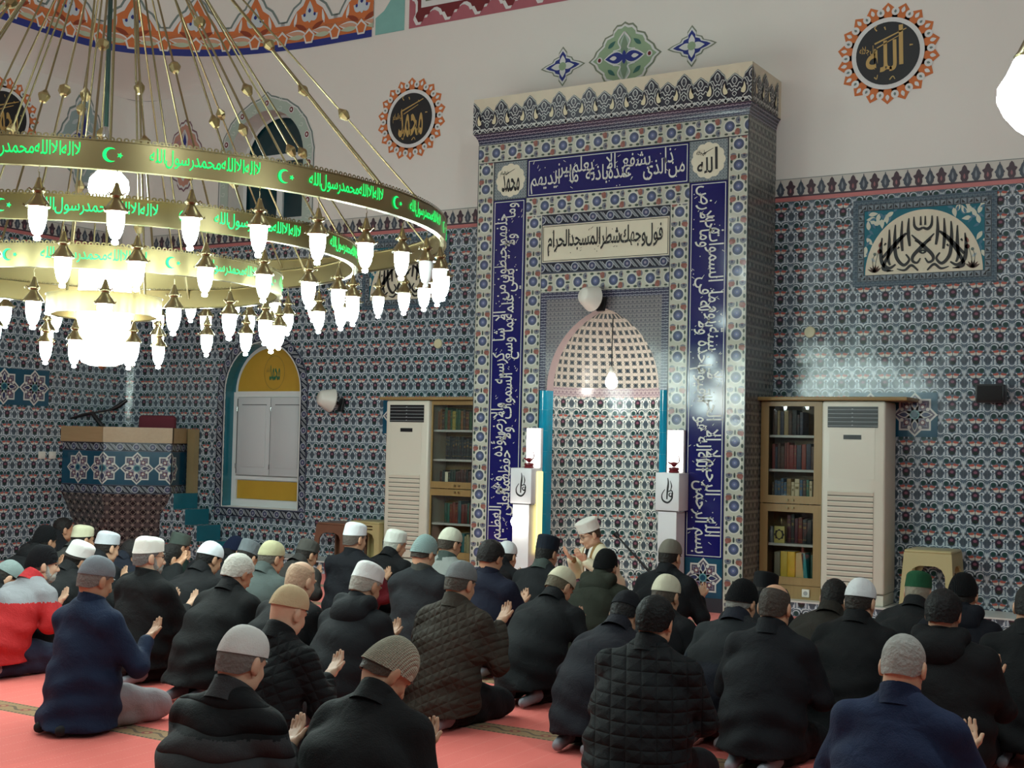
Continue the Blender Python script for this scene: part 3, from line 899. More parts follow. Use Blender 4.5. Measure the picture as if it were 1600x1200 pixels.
for x, y in [(UW['x0'] - .09, 4.57), (UW['x1'] + .09, 4.57), (UW['x1'] + .09, 4.2), (UW['x0'] - .09, 4.2)] + [(cx + .69 * math.cos(a), UW['zs'] + .69 * math.sin(a)) for a in np.linspace(.05, PI - .05, 6)]:
    for s in (-1, 1):
        for q in stroke([(x - .03, y + s * .06), (x + .02, y + s * .075), (x + .03, y + s * .04), (x - .005, y + s * .035)], .009, 4): mb.poly(q, FY(.010), m=4)
mb.build('painted_surround', [M_GREY_P, M_WHITE_P, M_SAGE_P, M_MAROON, mat('pale_paint', '#c6d0c6', .8)], t)

# ---------------------------------------------------------------- shuttered window
t = bpy.data.objects.new('window_2', None); COL.objects.link(t); t['kind'] = 'structure'
A = arch(SH, 24); k = len(A); mb = MB(); D = .18
for i in range(k):
    a, b = A[i], A[(i + 1) % k]
    mb.face([(a[0], YW, a[1]), (b[0], YW, b[1]), (b[0], YW + D, b[1]), (a[0], YW + D, a[1])], None, 1 if i == 0 else 0)
mb.build('reveal', [M_TEAL, M_WALLWHITE], t)
mb = MB()
O2 = arch(SH, 24, .015); mb.poly(O2, FY(.006), [arch(SH)]); mb.build('edge_bead', M_WHITE_GLAZE, t)
mb = MB(); mb.poly(arch(SH, 24), on_y(YW + D), m=0)
cx = (SH['x0'] + SH['x1']) / 2
mb.box(SH['x0'] + .07, SH['x1'] - .05, YW + D - .03, YW + D, 2.0, 2.07, 0); mb.box(SH['x0'] + .07, SH['x1'] - .05, YW + D - .03, YW + D, .985, 1.03, 0)
mb.box(SH['x0'] + .07, SH['x1'] - .05, YW + D - .03, YW + D, .66, .745, 0); mb.box(SH['x0'], SH['x0'] + .07, YW + D - .03, YW + D, .66, 2.06, 0); mb.box(SH['x1'] - .05, SH['x1'], YW + D - .03, YW + D, .66, 2.06, 0)
mb.poly(arch(SH, 24), on_y(YW + D - .028), [[(x * .93 + cx * .07, 2.0 + (y - 2.0) * .93) for x, y in arch(SH, 24) if y > 1.0] + [(cx - .55, 2.0), (cx + .55, 2.0)][::1]], m=0) if False else None
mb.build('window_frame', M_WALLWHITE, t)
mb = MB(); g = .55
mb.poly([(cx - g, 2.07), (cx + g, 2.07)] + ell(cx, 2.07, g, g * .97, 24, 0, PI)[1:-1], on_y(YW + D, .012), m=0)
mb.poly(rect(SH['x0'] + .08, .75, SH['x1'] - .06, .975), on_y(YW + D, .012), m=0)
yb = mb.build('yellow_panel', mat('ochre_panel', '#b8922f', .5, noise=.08), t)
mb = MB(); mb.poly(ell(cx + .04, 2.30, .165, .21, 32), on_y(YW + D, .016), [ell(cx + .04, 2.30, .158, .203, 32)], m=1)
mb.tris(*fit(word('محمد'), cx - .04, 2.2, cx + .13, 2.40), on_y(YW + D, .016), m=0)
mb.tris(*fit(lay('عليه السلام'), cx - .09, 2.28, cx - .02, 2.36), on_y(YW + D, .016), m=1)
mb.build('lettering', [mat('green_ink', '#2f6d4c', .5), mat('olive_ink', '#8a7a3a', .5)], yb)
for x0, x1, y in ((SH['x0'] + .09, cx + .02, 0.0), (cx + .04, SH['x1'] - .05, .012)):
    mb = MB(); mb.rbox(x0, x1, YW + D - .05 - y, YW + D - .01, 1.04, 1.995, .006)
    mb.rbox(x0 + .07, x1 - .06, YW + D - .058 - y, YW + D - .045, 1.14, 1.90, .006)
    mb.box(x0 + .068, x1 - .058, YW + D - .0508 - y, YW + D - .04, 1.895, 1.91, 1); mb.box(x0 - .012, x0 - .004, YW + D - .05, YW + D - .04, 1.06, 1.98, 1)
    sh = mb.build('shutter', [mat('white_shutter', '#c4c7c8', .5), mat('shutter_gap', '#5d5c5c', .8)], t, 40)
    mb = MB(); mb.tube([(x0 - .004, YW + D - .06, z) for z in (1.82, 1.88)], .008); mb.tube([(x0 - .004, YW + D - .06, z) for z in (1.12, 1.18)], .008); mb.build('hinge', M_CHROME, sh, 60)
mb = MB()
fw = .115
mb.poly(rect(SH['x0'] - fw - .02, SH['z0'] - fw - .01, SH['x1'] + fw + .02, SH['z0'] - .01), lambda u, v: FY(.007)(u, v))
n0 = len(mb.uv)
mb.uv = [[(u, v - (SH['z0'] - fw - .01)) for u, v in q] for q in mb.uv]
for s, x0 in ((0, SH['x0'] - fw - .016), (1, SH['x1'] + .016)):
    mb.face([FY(.007)(x0, SH['z0'] - .01), FY(.007)(x0 + fw, SH['z0'] - .01), FY(.007)(x0 + fw, 2.06), FY(.007)(x0, 2.06)], [(0, 0), (fw, 0), (fw, 1.41), (0, 1.41)], 1)
r0 = (SH['x1'] - SH['x0']) / 2 + .016
P = [[FY(.007)(cx + (r0 + q) * math.cos(a), 2.06 + (r0 + q) * math.sin(a)) for a in np.linspace(0, PI, 30)] for q in (0, fw)]
mb.grid(P, [[(q, a * .66) for a in np.linspace(0, PI, 30)] for q in (0, fw)], 1, flip=True)
mb.build('tile_surround', [M_DARK_H, M_DARK_V], t)

# ---------------------------------------------------------------- star tile panels set in the dado
def star_panel(F, cu, cv, h, mb):
    """a square of 2h: teal ground, white eight-point star, rosette"""
    f = lambda d: off(F(d), cu, cv)
    mb.poly(rect(-h, -h, h, h), f(.004), m=0)
    mb.poly(star8(0, 0, h * 1.0), f(.006), m=1); mb.poly(star8(0, 0, h * .89), f(.008), m=2)
    for i in range(8):
        a = PI / 4 * i
        mb.poly(petal(0, 0, a, h * .80, h * .17), f(.010), m=3 if i % 2 else 1)
        mb.poly(petal(h * .30 * math.cos(a), h * .30 * math.sin(a), a, h * .42, h * .10), f(.012), m=4)
        mb.poly(ell(h * .62 * math.cos(a + .39), h * .62 * math.sin(a + .39), h * .085, h * .085, 8), f(.012), m=1)
        if i % 2: mb.poly(ell(h * .5 * math.cos(a), h * .5 * math.sin(a), h * .13, h * .13, 10), f(.014), m=5); mb.poly(ell(h * .5 * math.cos(a), h * .5 * math.sin(a), h * .07, h * .07, 10), f(.016), m=1)
    mb.poly(ell(0, 0, h * .22, h * .22, 16), f(.014), m=6); mb.poly(ell(0, 0, h * .15, h * .15, 16), f(.016), m=0)
SPM = [M_TEAL_D, M_WHITE_GLAZE, mat('mauve_tile', '#5b5566', .2), mat('lilac_tile', '#8d8794', .2), mat('indigo_tile', '#33385c', .2), mat('rosewood_tile', '#70444c', .2), mat('pale_teal_tile', '#5d8f92', .2)]
mb = MB(); star_panel(FY, -2.965, 1.835, .20, mb); star_panel(FY, -3.365, 1.835, .20, mb); struct(mb, 'trim_3', SPM)
mb = MB()
for i in range(4): star_panel(FY, -8.715 + .4 * i, 1.78, .2, mb)
struct(mb, 'trim_4', SPM)
mb = MB()
for i in range(4): star_panel(lambda d: on_x(XL, d), 10.385 - .43 * i, 2.04, .215, mb)
struct(mb, 'trim_5', SPM)
# ================================================================ the mihrab
YM = 11.18; MX = -5.765
MI = thing('mihrab', 'tall blue and white tiled prayer niche with calligraphy frame and crest', 'prayer niche', (MX, YM, 0))
FM = lambda d: on_y(YM, d)
XLm, XRm = -7.232, -4.298
NL, NR = -6.372, -5.158; NC = (NL + NR) / 2; NW = (NR - NL) / 2; NS = 2.03; NH = .80
EE = (NH * NH - NW * NW) / (2 * NW)
def warch(h): return max(0.0, math.sqrt(max(0, (NW + EE) ** 2 - h * h)) - EE)
def narch(n=14, g=0.0):
    hs = [NH * math.sin(PI / 2 * i / n) for i in range(n + 1)]
    r = [(NC + warch(h) + g, NS + h) for h in hs]; l = [(NC - warch(h) - g, NS + h) for h in reversed(hs[:-1])]
    return r + l
mb = MB()
mb.face([(XRm, YM, 0), (XRm, YW, 0), (XRm, YW, 4.56), (XRm, YM, 4.56)], [(YM, 0), (YW, 0), (YW, 4.56), (YM, 4.56)])
mb.build('pier_side', M_SIDE, MI)
mb = MB()
mb.face([(XLm, YW, 0), (XLm, YM, 0), (XLm, YM, 4.56), (XLm, YW, 4.56)], [(YW, 0), (YM, 0), (YM, 4.56), (YW, 4.56)])
mb.build('pier_side', M_SIDE, MI)
mb = MB()
mb.poly(rect(XLm, 0, -6.455, 4.56), FM(0)); mb.poly(rect(-5.07, 0, XRm, 4.56), FM(0)); mb.poly(rect(-6.455, 3.0, -5.07, 4.56), FM(0))
mb.build('front_panel', mat('pier_front', '#30343c', .3), MI)
def strip(mb, x0, x1, z0, z1, d, m, vert):
    uv = [(0, z0), (x1 - x0, z0), (x1 - x0, z1), (0, z1)] if vert else [(x0, 0), (x1, 0), (x1, z1 - z0), (x0, z1 - z0)]
    mb.face([FM(d)(x0, z0), FM(d)(x1, z0), FM(d)(x1, z1), FM(d)(x0, z1)], uv, m)
mb = MB()
strip(mb, XLm, XLm + .19, 0, 4.365, .006, 0, True); strip(mb, XRm - .19, XRm, 0, 4.365, .006, 0, True); strip(mb, XLm, XRm, 4.365, 4.555, .006, 1, False)
strip(mb, -6.648, -6.458, 0, 3.968, .006, 0, True); strip(mb, -5.068, -4.878, 0, 3.968, .006, 0, True); strip(mb, -6.648, -4.878, 3.778, 3.968, .007, 1, False)
strip(mb, -6.458, -5.068, 2.998, 3.188, .007, 1, False)
for x0, z0, x1, z1 in [(XLm + .19, 0, XLm + .197, 4.37), (XRm - .197, 0, XRm - .19, 4.37), (XLm, 4.361, XRm, 4.368), (XLm, 4.549, XRm, 4.556), (XLm, 0, XLm + .006, 4.555), (XRm - .006, 0, XRm, 4.555), (-6.655, 0, -6.648, 3.97), (-4.878, 0, -4.871, 3.97), (-6.462, 0, -6.456, 3.78), (-5.07, 0, -5.064, 3.78), (-6.46, 3.775, -5.066, 3.781), (-6.46, 3.185, -5.066, 3.191), (-6.46, 2.995, -5.066, 3.003), (-6.655, 3.965, -4.871, 3.972)]:
    mb.poly(rect(x0, z0, x1, z1), FM(.009), m=2)
mb.build('floral_border', [M_FLORAL_V, M_FLORAL_H, mat('tile_joint_line', '#262a38', .4)], MI)

def panel(name, x0, z0, x1, z1, ground, line, lw=.007, ins=.014):
    mb = MB(); mb.poly(rect(x0, z0, x1, z1), FM(.008), m=0)
    mb.poly(rect(x0 + ins, z0 + ins, x1 - ins, z1 - ins), FM(.010), [rect(x0 + ins + lw, z0 + ins + lw, x1 - ins - lw, z1 - ins - lw)], m=1)
    # joints between the glazed tiles
    return mb.build(name, [ground, line], MI)
def marks(mb, x0, z0, x1, z1, n, F, s=.03, seed=1):
    r = random.Random(seed)
    for i in range(n):
        x, z = r.uniform(x0, x1), r.uniform(z0, z1); a = r.choice([.5, .6, .9, -.6, 1.2]); l = s * r.uniform(.5, 1.2)
        if r.random() < .35: mb.poly([(x, z + s * .22), (x + s * .22, z), (x, z - s * .22), (x - s * .22, z)], F)
        else:
            for q in stroke([(x, z), (x + l * math.cos(a), z + l * math.sin(a))], [s * .22, s * .1], 2): mb.poly(q, F)
def letter(parent, VT, F, m, extra=None):
    mb = MB(); mb.tris(VT[0], VT[1], F)
    if extra: marks(mb, *extra[:4], extra[4], F, extra[5], extra[6])
    return mb.build('lettering', m, parent)
BOLD = 0.007
p1 = panel('inscription_panel', -6.64, 3.972, -4.885, 4.355, M_NAVY, M_WHITE_GLAZE)
letter(p1, fit(lay('من ذا الذى يشفع عنده الا باذنه يعلم ما بين ايديهم', 'stack'), -6.60, 4.0, -4.925, 4.33), FM(.013), M_WHITE_GLAZE, (-6.58, 4.0, -4.95, 4.32, 46, .03, 3))
TXR = 'بسم الله الرحمن الرحيم الله لا اله الا هو الحي القيوم لا تاخذه سنة ولا نوم له ما فى السموات وما فى الارض'
TXL = 'وما خلفهم ولا يحيطون بشيء من علمه الا بما شاء وسع كرسيه السموات والارض ولا يؤده حفظهما وهو العلى العظيم'.replace('ء', '')
p2 = panel('inscription_panel', -4.868, .49, -4.497, 3.965, M_NAVY, M_WHITE_GLAZE)
letter(p2, fit(turn(lay(TXR, 'stack'), True), -4.845, .53, -4.52, 3.93), FM(.013), M_WHITE_GLAZE, (-4.84, .55, -4.53, 3.9, 130, .03, 5))
p3 = panel('inscription_panel', -7.035, .49, -6.658, 3.965, M_NAVY, M_WHITE_GLAZE)
letter(p3, fit(turn(lay(TXL, 'stack'), False), -7.01, .53, -6.685, 3.93), FM(.013), M_WHITE_GLAZE, (-7.0, .55, -6.69, 3.9, 130, .03, 9))
mb = MB(); star_panel(FM, -4.683, .31, .182, mb); mb.build('star_panel', SPM, MI)
mb = MB(); star_panel(FM, -6.846, .31, .182, mb); mb.build('star_panel', SPM, MI)
mb = MB(); strip(mb, -6.458, -5.068, 3.672, 3.778, .008, 0, False); strip(mb, -6.458, -5.068, 3.191, 3.302, .008, 0, False); mb.build('rosette_frieze', M_DARK_H, MI)
BOLD = 0.016
p4 = panel('inscription_panel', -6.452, 3.302, -5.074, 3.672, M_CREAM_GLAZE, M_BLACK_INK, .006, .010)
letter(p4, fit(lay('فول وجهك شطر المسجد الحرام', 'line', .02), -6.39, 3.36, -5.14, 3.62), FM(.013), M_BLACK_INK, (-6.38, 3.38, -5.15, 3.62, 34, .025, 11))
for cu, tx in ((-6.84, 'محمد'), (-4.69, 'الله')):
    mb = MB(); cv = 4.165
    f = lambda d: off(FM(d), cu, cv)
    mb.poly(rect(-.19, -.19, .19, .19), f(.008), m=0)
    lob = [((.158 + .014 * abs(math.cos(6 * a))) * math.cos(a), (.158 + .014 * abs(math.cos(6 * a))) * math.sin(a)) for a in np.linspace(0, 2 * PI, 97)[:-1]]
    mb.poly(lob, f(.010), m=1)
    o = mb.build('corner_medallion', [small_pattern('corner_ground', '#747d80', '#8f979a', '#4c565b', .03), M_CREAM_GLAZE], MI)
    mb = MB()
    if tx == 'الله':
        for t_, bx in (('ا', (.065, -.09, .095, .12)), ('لله', (-.11, -.12, .045, .03))): mb.tris(*fit(word(t_), *bx), f(.013))
    else: mb.tris(*fit(word(tx), -.10, -.12, .11, .06), f(.013))
    mb.tris(*fit(lay('جل جلاله' if tx == 'الله' else 'عليه السلام'), -.12, .045, -.02, .10), f(.013))
    for q in stroke([(-.06, .06), (.05, .11)], [.008, .004], 3): mb.poly(q, f(.013))
    mb.build('lettering', M_BLACK_INK, o)

# spandrel around the pointed arch, with its narrow key frame
mb = MB()
AR = narch()
mb.poly([(-6.458, NS)] + [(-6.458, 2.998), (-5.068, 2.998), (-5.068, NS)] + AR, FM(.004), m=0)
for r_ in (rect(-6.456, NS, -6.39, 2.996), rect(-5.14, NS, -5.07, 2.996), rect(-6.39, 2.93, -5.14, 2.996)): mb.poly(r_, FM(.007), m=1)
mb.build('spandrel', [M_SPANDREL, M_KEY], MI)
# niche: reveal, curved wall, band, pointed half dome
RY = .50; YB = YM + .13
mb = MB()
for i in range(len(AR) - 1):
    a, b = AR[i], AR[i + 1]
    mb.face([(a[0], YM - .004, a[1]), (b[0], YM - .004, b[1]), (b[0], YB, b[1]), (a[0], YB, a[1])], [(i * .06, 0), (i * .06 + .06, 0), (i * .06 + .06, .13), (i * .06, .13)])
mb.build('arch_reveal', mat('pinkish_tile', '#a08f90', .3), MI, 60)
th = np.linspace(PI, 0, 33)
arc = np.concatenate([[0], np.cumsum([math.hypot(NW * (math.cos(th[i + 1]) - math.cos(th[i])), RY * (math.sin(th[i + 1]) - math.sin(th[i]))) for i in range(32)])])
def ring(w, z): return [(NC + w * math.cos(t), YB + RY * w / NW * math.sin(t), z) for t in th]
mb = MB()
mb.grid([ring(NW, 0.0), ring(NW, 1.985)], [[(a, 0) for a in arc], [(a, 1.985) for a in arc]], 0)
mb.grid([ring(NW, 1.985), ring(NW, 2.075)], [[(a, 0) for a in arc], [(a, .09) for a in arc]], 1)
mb.build('niche_wall', [M_TILE_N, small_pattern('niche_band_tile', '#9a8a90', '#b9b0aa', '#6b5f68', .05)], MI, 60)
mb = MB()
hs = [.045 + (NH - .047) * math.sin(PI / 2 * i / 14) for i in range(15)]
mb.grid([ring(warch(h), NS + h) for h in hs], [[(a * (.35 + .65 * warch(h) / NW) + (1 - (.35 + .65 * warch(h) / NW)) * arc[-1] / 2, h * 1.15) for a in arc] for h in hs], 0)
mb.build('niche_hood', M_LATTICE, MI, 60)
for s, x0 in ((1, -6.455), (-1, -5.071)):
    mb = MB()
    prof = [(0.0, 0.0), (.022, -.018), (.05, -.022), (.072, -.008), (.084, .03), (.083, .08), (.083, .13)]
    mb.grid([[(x0 + s * x, YM + y, z) for x, y in prof] for z in (0, .4, .8, 1.2, 1.6, 2.03)], None, 0, flip=s > 0)
    mb.face([(x0 + s * x, YM + y, 2.03) for x, y in prof] + [(x0, YB, 2.03)])
    for z in (.4, .605, .81, 1.015, 1.22, 1.425, 1.63, 1.835): mb.grid([[(x0 + s * x, YM + y - .0015, z + q) for x, y in prof] for q in (0, .004)], None, 1)
    mb.build('turquoise_column', [M_CYAN, mat('turquoise_joint', '#3a93a8', .3)], MI, 50)
# moulding and crest
CX0, CX1, CY0 = -7.275, -4.255, 11.13
mb = MB()
prof = [(4.555, 0), (4.58, .004), (4.61, .012), (4.64, .028), (4.665, .05)]
def mring(d): return [(XLm - d * .86, YW), (XLm - d * .86, YM - d), (XRm + d * .86, YM - d), (XRm + d * .86, YW)]
for i in range(len(prof) - 1):
    a, b = mring(prof[i][1]), mring(prof[i + 1][1])
    for j in range(3):
        L = [a[j], a[j + 1], b[j + 1], b[j]]
        c = 1 if j != 1 else 0
        mb.face([(L[0][0], L[0][1], prof[i][0]), (L[1][0], L[1][1], prof[i][0]), (L[2][0], L[2][1], prof[i + 1][0]), (L[3][0], L[3][1], prof[i + 1][0])], [(L[0][c], prof[i][0]), (L[1][c], prof[i][0]), (L[2][c], prof[i + 1][0]), (L[3][c], prof[i + 1][0])])
mb.build('key_moulding', M_KEY, MI)
mb = MB(); mb.box(CX0, CX1, CY0, YW, 4.665, 5.03, 0)
crest = mb.build('crest', mat('crest_cream', '#cfc3ab', .35, noise=.06), MI)
PER = (CX1 - CX0) / 9
def crest_art(F, n, mb):
    for k in range(n + 1):
        for tall in (1, 0):
            if not tall and k == n: continue
            u = PER * (k + (0 if tall else .5)); hh = .318 if tall else .262; w = PER * .275
            f = lambda d: off(F(d), u, 0)
            half = [(w, .0), (w, .15), (w * .98, hh * .62), (w * .80, hh * .70), (w * .72, hh * .80), (w * .45, hh * .87), (w * .3, hh * .93), (0, hh)]
            if k == 0 and tall: lo, hi = 0, 1
            elif k == n and tall: lo, hi = 1, 0
            else: lo, hi = 1, 1
            def sy(P): return ([(x, y) for x, y in P] if hi else [(0, P[0][1])] + [(0, P[-1][1])][:0]) + ([(-x, y) for x, y in reversed(P[:-1])] if lo else [(0, P[0][1])])
            def cut(P): return [(max(0, x) if not lo else min(0, x) if not hi else x, y) for x, y in P]
            full = lambda P: [(x, y) for x, y in P] + [(-x, y) for x, y in reversed(P[:-1])]
            mb.poly(cut(full([(x * 1.05, y + .016 if y > .02 else y) for x, y in half])), f(.004), m=2)
            mb.poly(cut(full([(x * 1.02, y + .008 if y > .02 else y) for x, y in half])), f(.006), m=1)
            mb.poly(cut(full(half)), f(.008), m=0)
            for s in ((-1, 1) if lo and hi else (1,) if hi else (-1,)):
                S = lambda P: [(s * x, y) for x, y in P]
                def ln(P, a, b=None, mm=1):
                    for q in stroke(S(P), [a, b or a * .6], 5): mb.poly(q, f(.011), m=mm)
                ln([(0, hh * .93), (w * .26, hh * .82), (w * .20, hh * .72), (0, hh * .64)], .010)
                ln([(0, hh * .60), (w * .25, hh * .56), (w * .5, hh * .70), (w * .8, hh * .66)], .011)
                ln([(w * .05, hh * .50), (w * .3, hh * .42), (w * .55, hh * .52), (w * .72, hh * .46)], .010)
                ln([(0, hh * .40), (w * .22, hh * .32), (0, hh * .22)], .009)
                ln([(0, .018), (w * .3, .045), (w * .62, .022), (w * .98, .06)], .013, .008)
                ln([(w * .1, .0), (w * .5, .03), (w * .9, .0)], .008, .008)
                mb.poly(S(petal(w * .42, .03, .3, w * .4, .012, 5)), f(.012), m=1)
                mb.poly(ell(s * w * .13, hh * .80, .007, .014, 6), f(.012), m=4)
                if not tall:
                    dr = smooth_line([(w * .66, .085), (w * 1.12, .075), (w * 1.28, .13), (w * 1.05, .195), (w * .95, .15), (w * .72, .12)], 4, True)
                    mb.poly(S([(x * 1.05, y * 1.02 - .001) for x, y in dr]), f(.013), m=0)
                    mb.poly(S([(w * .95 + (x - w * .95) * .80, .125 + (y - .125) * .84) for x, y in dr]), f(.015), m=3)
                    ln([(w * .98, .06), (w * 1.40, .10), (w * 1.38, .17), (w * 1.05, .22)], .009, .006)
mb = MB()
crest_art(lambda d: (lambda u, v: (CX0 + u, CY0 - d, 4.665 + v)), 9, mb)
crest_art(lambda d: (lambda u, v: (CX1 + d, CY0 + u, 4.665 + v)), 2, mb)
mb.build('crest_palmettes', [mat('crest_ink', '#1c1b2b', .3), mat('crest_white', '#bfc0bc', .35), mat('crest_sage', '#5f6b66', .4), mat('crest_drop', '#d6cba8', .35), mat('crest_grey', '#6c6f74', .4)], crest)

# pendant bulb in the niche, and the white horn loudspeakers
t = thing('pendant_bulb', 'glowing bare bulb hanging on a cable inside the tiled niche', 'light bulb', (-5.70, 11.26, 2.06))
mb = MB(); mb.tube([(-5.70, 11.26, 2.24), (-5.70, 11.26, 2.5), (-5.70, 11.27, 2.74)], .006); mb.build('cable', M_BLACK_PL, t)
mb = MB(); mb.lathe([(.0, .0), (.028, .0), (.03, .04), (.024, .06), (.008, .075)], 14, (-5.70, 11.26, 2.19)); mb.build('socket', M_WHITE_PL, t, 40)
mb = MB(); mb.lathe([(.0, -.075), (.03, -.068), (.052, -.045), (.06, -.01), (.053, .025), (.036, .055), (.027, .075)], 18, (-5.70, 11.26, 2.12)); mb.build('glass', mat('lit_bulb', '#fff4dd', .3, emit=BULB_E, ecol='#fff6ea'), t, 180)
def horn(loc, rz, label, scale=1.0, tilt=-.25):
    t = thing('horn_loudspeaker', label, 'loudspeaker')
    mb = MB()
    for a, b in [([(.118, .0), (.128, .012), (.122, .03), (.095, .10), (.075, .145), (.06, .16), (.0, .165)], 0)]:
        P = [[(r * math.cos(2 * PI * j / 20) * (1 if abs(math.cos(2 * PI * j / 20)) < .8 else .96), -h, r * math.sin(2 * PI * j / 20)) for j in range(20)] for r, h in reversed(a)]
        mb.grid(P, None, 0, wrap=True)
    mb.build('housing', M_WHITE_PL, t, 50)
    mb = MB(); mb.grid([[(r * math.cos(2 * PI * j / 20), -y, r * math.sin(2 * PI * j / 20)) for j in range(20)] for r, y in ((.118, -.0), (.09, .004), (.001, .0))], None, 0, wrap=True)
    mb.build('back_plate', mat('grey_plastic', '#a09d96', .4), t)
    mb = MB(); mb.tube([(0, .0, 0), (0, .06, -.01), (0, .1, -.03)], .016); mb.rbox(-.05, .05, .09, .12, -.09, .05, .006); mb.build('bracket', M_BLACK_PL, t, 40)
    t.location = loc; t.rotation_euler = (tilt, 0, rz); t.scale = (scale,) * 3
    return t
horn((-5.80, 11.06, 2.90), -.35, 'white horn loudspeaker above the arch of the tiled niche', 1.0, -.2)
horn((-9.555, 11.78, 1.945), -.5, 'white horn loudspeaker on the tiles beside the shuttered window', 1.1, -.2)
# ================================================================ furniture
M_AC = mat('ac_white', '#d5d0c0', .35); M_SLOT = mat('slot_dark', '#5c584e', .7); M_VENT = mat('vent_black', '#0e1014', .4); M_ACG = mat('ac_side', '#aaa69c', .45)
def air_con(x0, label):
    w, h, y0, y1 = .572, 1.80, 11.50, 11.86; z0 = .14
    t = thing('air_conditioner', label, 'air conditioner', (x0 + w / 2, 11.68, z0), 0, 'floor standing air conditioners')
    mb = MB(); mb.rbox(x0, x0 + w, y0, y1, z0 + .10, z0 + h, .022, 0, 3)
    mb.box(x0 + .07, x0 + w - .09, y0 - .002, y0 + .01, z0 + 1.11, z0 + 1.58, 0)
    mb.build('casing', [M_AC], t, 40)
    mb = MB(); mb.rbox(x0 + .008, x0 + w - .008, y0 + .01, y1, z0, z0 + .10, .01); mb.box(x0 + .01, x0 + w - .01, y0 + .006, y0 + .012, z0 + .094, z0 + .102, 1); mb.build('base', [M_AC, M_SLOT], t, 40)
    mb = MB(); mb.box(x0 + .055, x0 + w - .065, y0 - .004, y0 + .03, z0 + 1.565, z0 + 1.752, 0)
    vent = mb.build('vent', M_VENT, t)
    mb = MB()
    for i in range(5): mb.box(x0 + .055, x0 + w - .065, y0 - .010, y0 - .002, z0 + 1.578 + .036 * i, z0 + 1.583 + .036 * i)
    for i in range(5): mb.box(x0 + w / 2 - .012, x0 + w / 2 + .0, y0 - .011, y0 - .002, z0 + 1.583 + .036 * i, z0 + 1.590 + .036 * i)
    mb.build('louvre', mat('louvre_grey', '#8e9294', .4), vent)
    mb = MB(); mb.box(x0 + .20, x0 + .36, y0 - .005, y0 + .01, z0 + 1.46, z0 + 1.50); mb.build('display', M_VENT, t)
    mb = MB()
    for i in range(17):
        z = z0 + .20 + .0475 * i
        mb.face([(x0 + .06, y0 - .001, z), (x0 + w - .10, y0 - .001, z), (x0 + w - .10, y0 - .012, z + .03), (x0 + .06, y0 - .012, z + .03)], None, 0)
        mb.face([(x0 + .06, y0 - .012, z + .03), (x0 + w - .10, y0 - .012, z + .03), (x0 + w - .10, y0 - .001, z + .040), (x0 + .06, y0 - .001, z + .040)], None, 0)
        mb.face([(x0 + .06, y0 - .0015, z - .008), (x0 + w - .10, y0 - .0015, z - .008), (x0 + w - .10, y0 - .0015, z + .003), (x0 + .06, y0 - .0015, z + .003)], None, 1)
    mb.build('intake_grille', [M_AC, M_SLOT], t)
    return t
air_con(-8.575, 'white floor standing air conditioner left of the niche, in front of left bookcase')
air_con(-3.693, 'white floor standing air conditioner right of the niche, beside the glass bookcase')

def bookcase(x0, x1, xc0, xc1, label, dx0, dx1):
    """x0..x1 glazed part, xc0..xc1 its cornice"""
    yf, yb = 11.55, 11.89; z0 = .14
    t = thing('bookcase', label, 'bookcase', ((x0 + x1) / 2, 11.72, z0), 0, 'oak bookcases')
    mb = MB()
    mb.box(x0, x0 + .02, yf + .02, yb, z0, 1.94); mb.box(x1 - .02, x1, yf + .02, yb, z0, 1.94); mb.box(x0, x1, yb - .02, yb, z0, 1.94); mb.box(x0, x1, yf + .02, yb, 1.92, 1.94); mb.box(x0, x1, yf + .02, yb, z0, .30)
    mb.box(x0, x1, yf + .005, yf + .03, z0, .26)
    mb.build('carcass', M_WOOD, t)
    mb = MB(); mb.rbox(xc0, xc1, yf - .07, yb, 1.945, 1.98, .008); mb.build('cornice', M_WOOD, t, 40)
    mb = MB()
    for z in (1.62, 1.305, .985, .625): mb.box(x0 + .02, x1 - .02, yf + .035, yb - .02, z - .012, z + .010)
    mb.build('shelf', M_WALLWHITE, t)
    for zb, zt, zk in ((1.005, 1.935, 1.037), (.265, .997, .967)):
        b = .075
        mb = MB()
        mb.box(x0, x0 + b, yf, yf + .022, zb, zt); mb.box(x1 - b, x1, yf, yf + .022, zb, zt); mb.box(x0 + b, x1 - b, yf, yf + .022, zt - (.04 if zb > 1 else .07), zt); mb.box(x0 + b, x1 - b, yf, yf + .022, zb, zb + .07)
        d = mb.build('door', M_WOOD, t)
        mb = MB(); mb.box(x0 + b, x1 - b, yf + .009, yf + .013, zb + .07, zt - .04); mb.build('glass_pane', M_GLASS, d)
        for s in (-.027, .027):
            mb = MB(); mb.tube([((x0 + x1) / 2 + s, yf, zk), ((x0 + x1) / 2 + s, yf - .02, zk)], [.008, .011], 10); mb.build('knob', M_BRASS_D, d, 60)
    return t
bookcase(-4.285, -3.705, -4.30, -2.93, 'oak glass-door bookcase right of the tiled niche', 0, 0)
bookcase(-8.06, -7.24, -8.66, -7.235, 'oak glass-door bookcase left of the tiled niche', 0, 0)

